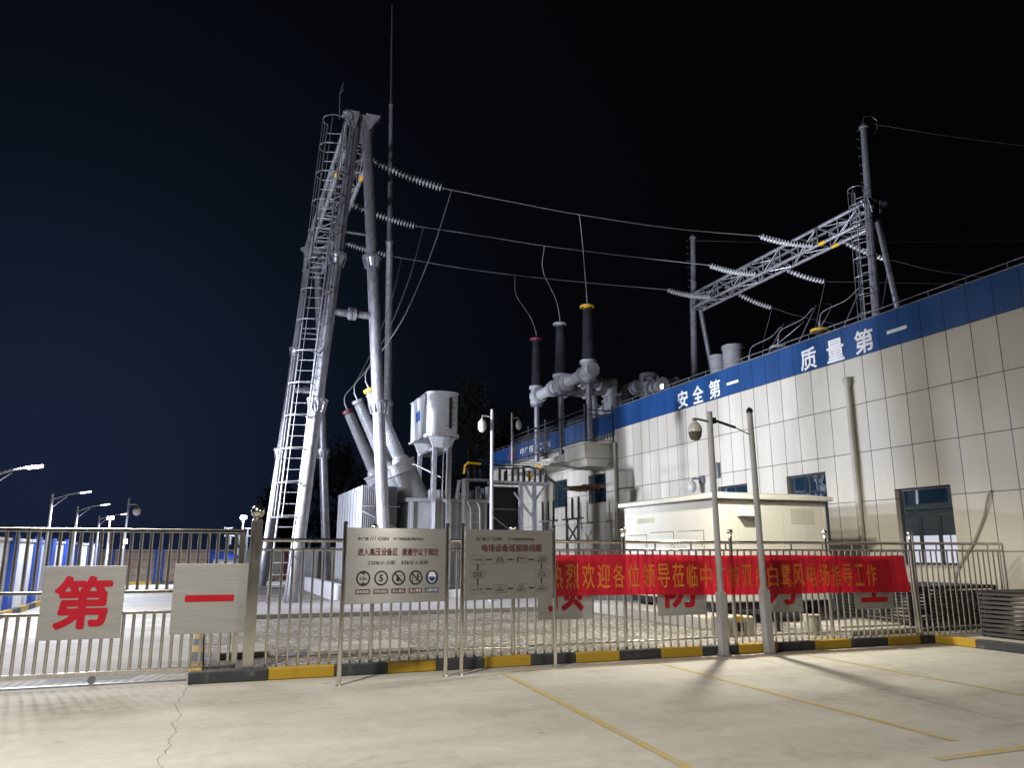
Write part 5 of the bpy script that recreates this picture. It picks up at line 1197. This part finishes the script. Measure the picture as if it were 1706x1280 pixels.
m = MB(); m.box((.75, 41.95, 2.35), (2.05, 42.05, 2.43)); m.box((.7, 41.95, 2.74), (1.15, 42.05, 2.80)); m.box((1.7, 41.95, 2.74), (2.1, 42.05, 2.80)); m.build('cross_beam', M['galv_d'], ef)
for x in (1.05, 1.45, 1.75): post_ins(x, 42, 1.95, .4, .07).build('post_insulator', M['grey_m'], ef, smooth=True)
m = MB(); m.box((1.3, 41.8, 1.45), (1.65, 42.1, 1.75)); m.build('box', M['grey_p'], ef)

def street_lamp(y, h, arm, label):
    x = -5.0 + .05
    t = thing('street_lamp', (x + .3, y, 0), label, 'street lamp', 'lit street lamps in the yard')
    x += .3
    m = MB(); m.lathe((x, y, 0), (x, y, h), [(0, .07), (1, .04)], 12); m.build('pole', M['white_p'], t, smooth=True)
    m = MB(); m.tube(catmull([(x, y, h - .18), (x + arm * .5, y, h - .02), (x + arm, y, h + .08)], 6), .022, 8); m.tube([(x, y, h - .45), (x + .2, y, h - .25), (x + .42, y, h - .06)], .014, 6); m.build('arm', M['white_p'], t, smooth=True)
    m = MB(); m.bar((x + arm - .06, y, h + .07), (x + arm + .28, y, h + .13), .12, .04); m.build('lamp_housing', M['white_p'], t, bevel=.01)
    m = MB(); m.bar((x + arm - .03, y, h + .044), (x + arm + .26, y, h + .094), .105, .025); m.build('lamp_panel', M['lamp_c'], t)
    lamp('street_lamp_light', 'SPOT', (x + arm + .15, y, h + .02), 900, COOL, .08, (x + arm + .6, y - .3, 0), 165, .4)
for y, h, arm, lb in ((20.3, 3.40, .75, 'lit street lamp at the far left with only its arm in view'), (28.0, 3.38, .8, 'lit street lamp second from the left, pole in front of the white wall'), (33.3, 3.28, .8, 'lit street lamp third from the left above the white wall'), (39.8, 3.22, .9, 'lit street lamp farthest along the white wall')):
    street_lamp(y, h, arm, lb)
def flood(x, y, h, mat, col, pw, label):
    t = thing('flood_lamp', (x, y, 0), label, 'flood lamp', 'flood lamps on posts')
    m = MB(); m.lathe((x, y, 0), (x, y, h - .05), [(0, .06), (1, .04)], 10); m.build('post', M['white_p'], t, smooth=True)
    m = MB(); m.box((x - .16, y - .02, h), (x + .16, y + .10, h + .2)); m.box((x - .02, y, h - .06), (x + .02, y + .06, h)); m.build('lamp_housing', M['grey_m'], t)
    m = MB(); m.box((x - .14, y - .03, h + .02), (x + .14, y - .021, h + .18)); m.build('lamp_face', M[mat], t)
    lamp('flood_lamp_light', 'SPOT', (x, y - .08, h + .1), pw, col, .1, (x, y + 1.2, 0), 165, .4)
flood(-4.43, 42, 3.1, 'lamp_w', (1, .8, .5), 500, 'small warm yellow lamp on a post in the far left yard')
flood(-3.76, 42.2, 2.0, 'lamp_c', COOL, 900, 'low bright lamp at the far corner of the left yard')
flood(1.58, 41.5, 3.2, 'lamp_c', COOL, 1500, 'bright white lamp on a post left of the tall gate post')

# dark trees behind the yard
def tree(x, y, h, rad_, seed, label):
    rnd = random.Random(seed)
    t = thing('tree', (x, y, 0), label, 'tree', 'dark trees behind the yard')
    m = MB(); m.tube([(x, y, 0), (x + .1, y, h * .3), (x - .1, y + .1, h * .6), (x, y, h * .85)], .22, 8)
    for k in range(7):
        a = rnd.random() * 6.28; z = h * (.35 + .07 * k); m.tube([(x, y, z), (x + rad_ * .4 * math.cos(a), y + rad_ * .4 * math.sin(a), z + h * .1), (x + rad_ * .75 * math.cos(a), y + rad_ * .75 * math.sin(a), z + h * .17)], .07, 5)
    m.build('trunk', M['bark'], t)
    c = MB(); cl = []
    for k in range(26):
        zz = h * (.28 + .72 * rnd.random()); f = math.sin(min(1, (1.05 - zz / h) * 1.6) * 1.57); a = rnd.random() * 6.28; rr_ = rad_ * f * math.sqrt(rnd.random())
        cl.append((x + rr_ * math.cos(a), y + rr_ * math.sin(a), zz, rad_ * rnd.uniform(.25, .45)))
    for (a, b, z, r) in cl:
        for k in range(110):
            d = Vector((rnd.gauss(0, 1), rnd.gauss(0, 1), rnd.gauss(0, 1))).normalized() * r * rnd.random() ** .4
            p = Vector((a, b, z)) + d; s = rnd.uniform(.10, .24); u = Vector((rnd.gauss(0, 1), rnd.gauss(0, 1), rnd.gauss(0, .6))).normalized(); v = u.orthogonal().normalized() * s * .6; u = u * s
            c._add([p - u, p - v, p + u, p + v], [(0, 1, 2, 3)])
    o = bpy.data.objects.new('crown', c.mesh('crown', M['leaf'], fix=False)); COL.objects.link(o); o.parent = t; o.location = (-x, -y, 0)
for x, y, h, r, lb in ((9.5, 62, 9.5, 3.0, 'dark tree behind the tilted transformer bushings'), (13, 66, 7.5, 2.6, 'low dark tree behind the radiators'), (19.5, 60, 15, 3.4, 'tall dark tree behind the two camera masts'), (24, 62, 13, 3.2, 'dark tree just left of the blue wall end'), (5.2, 64, 6.5, 2.4, 'small dark tree beyond the beige wall')):
    tree(x, y, h, r, int(x * 10), lb)
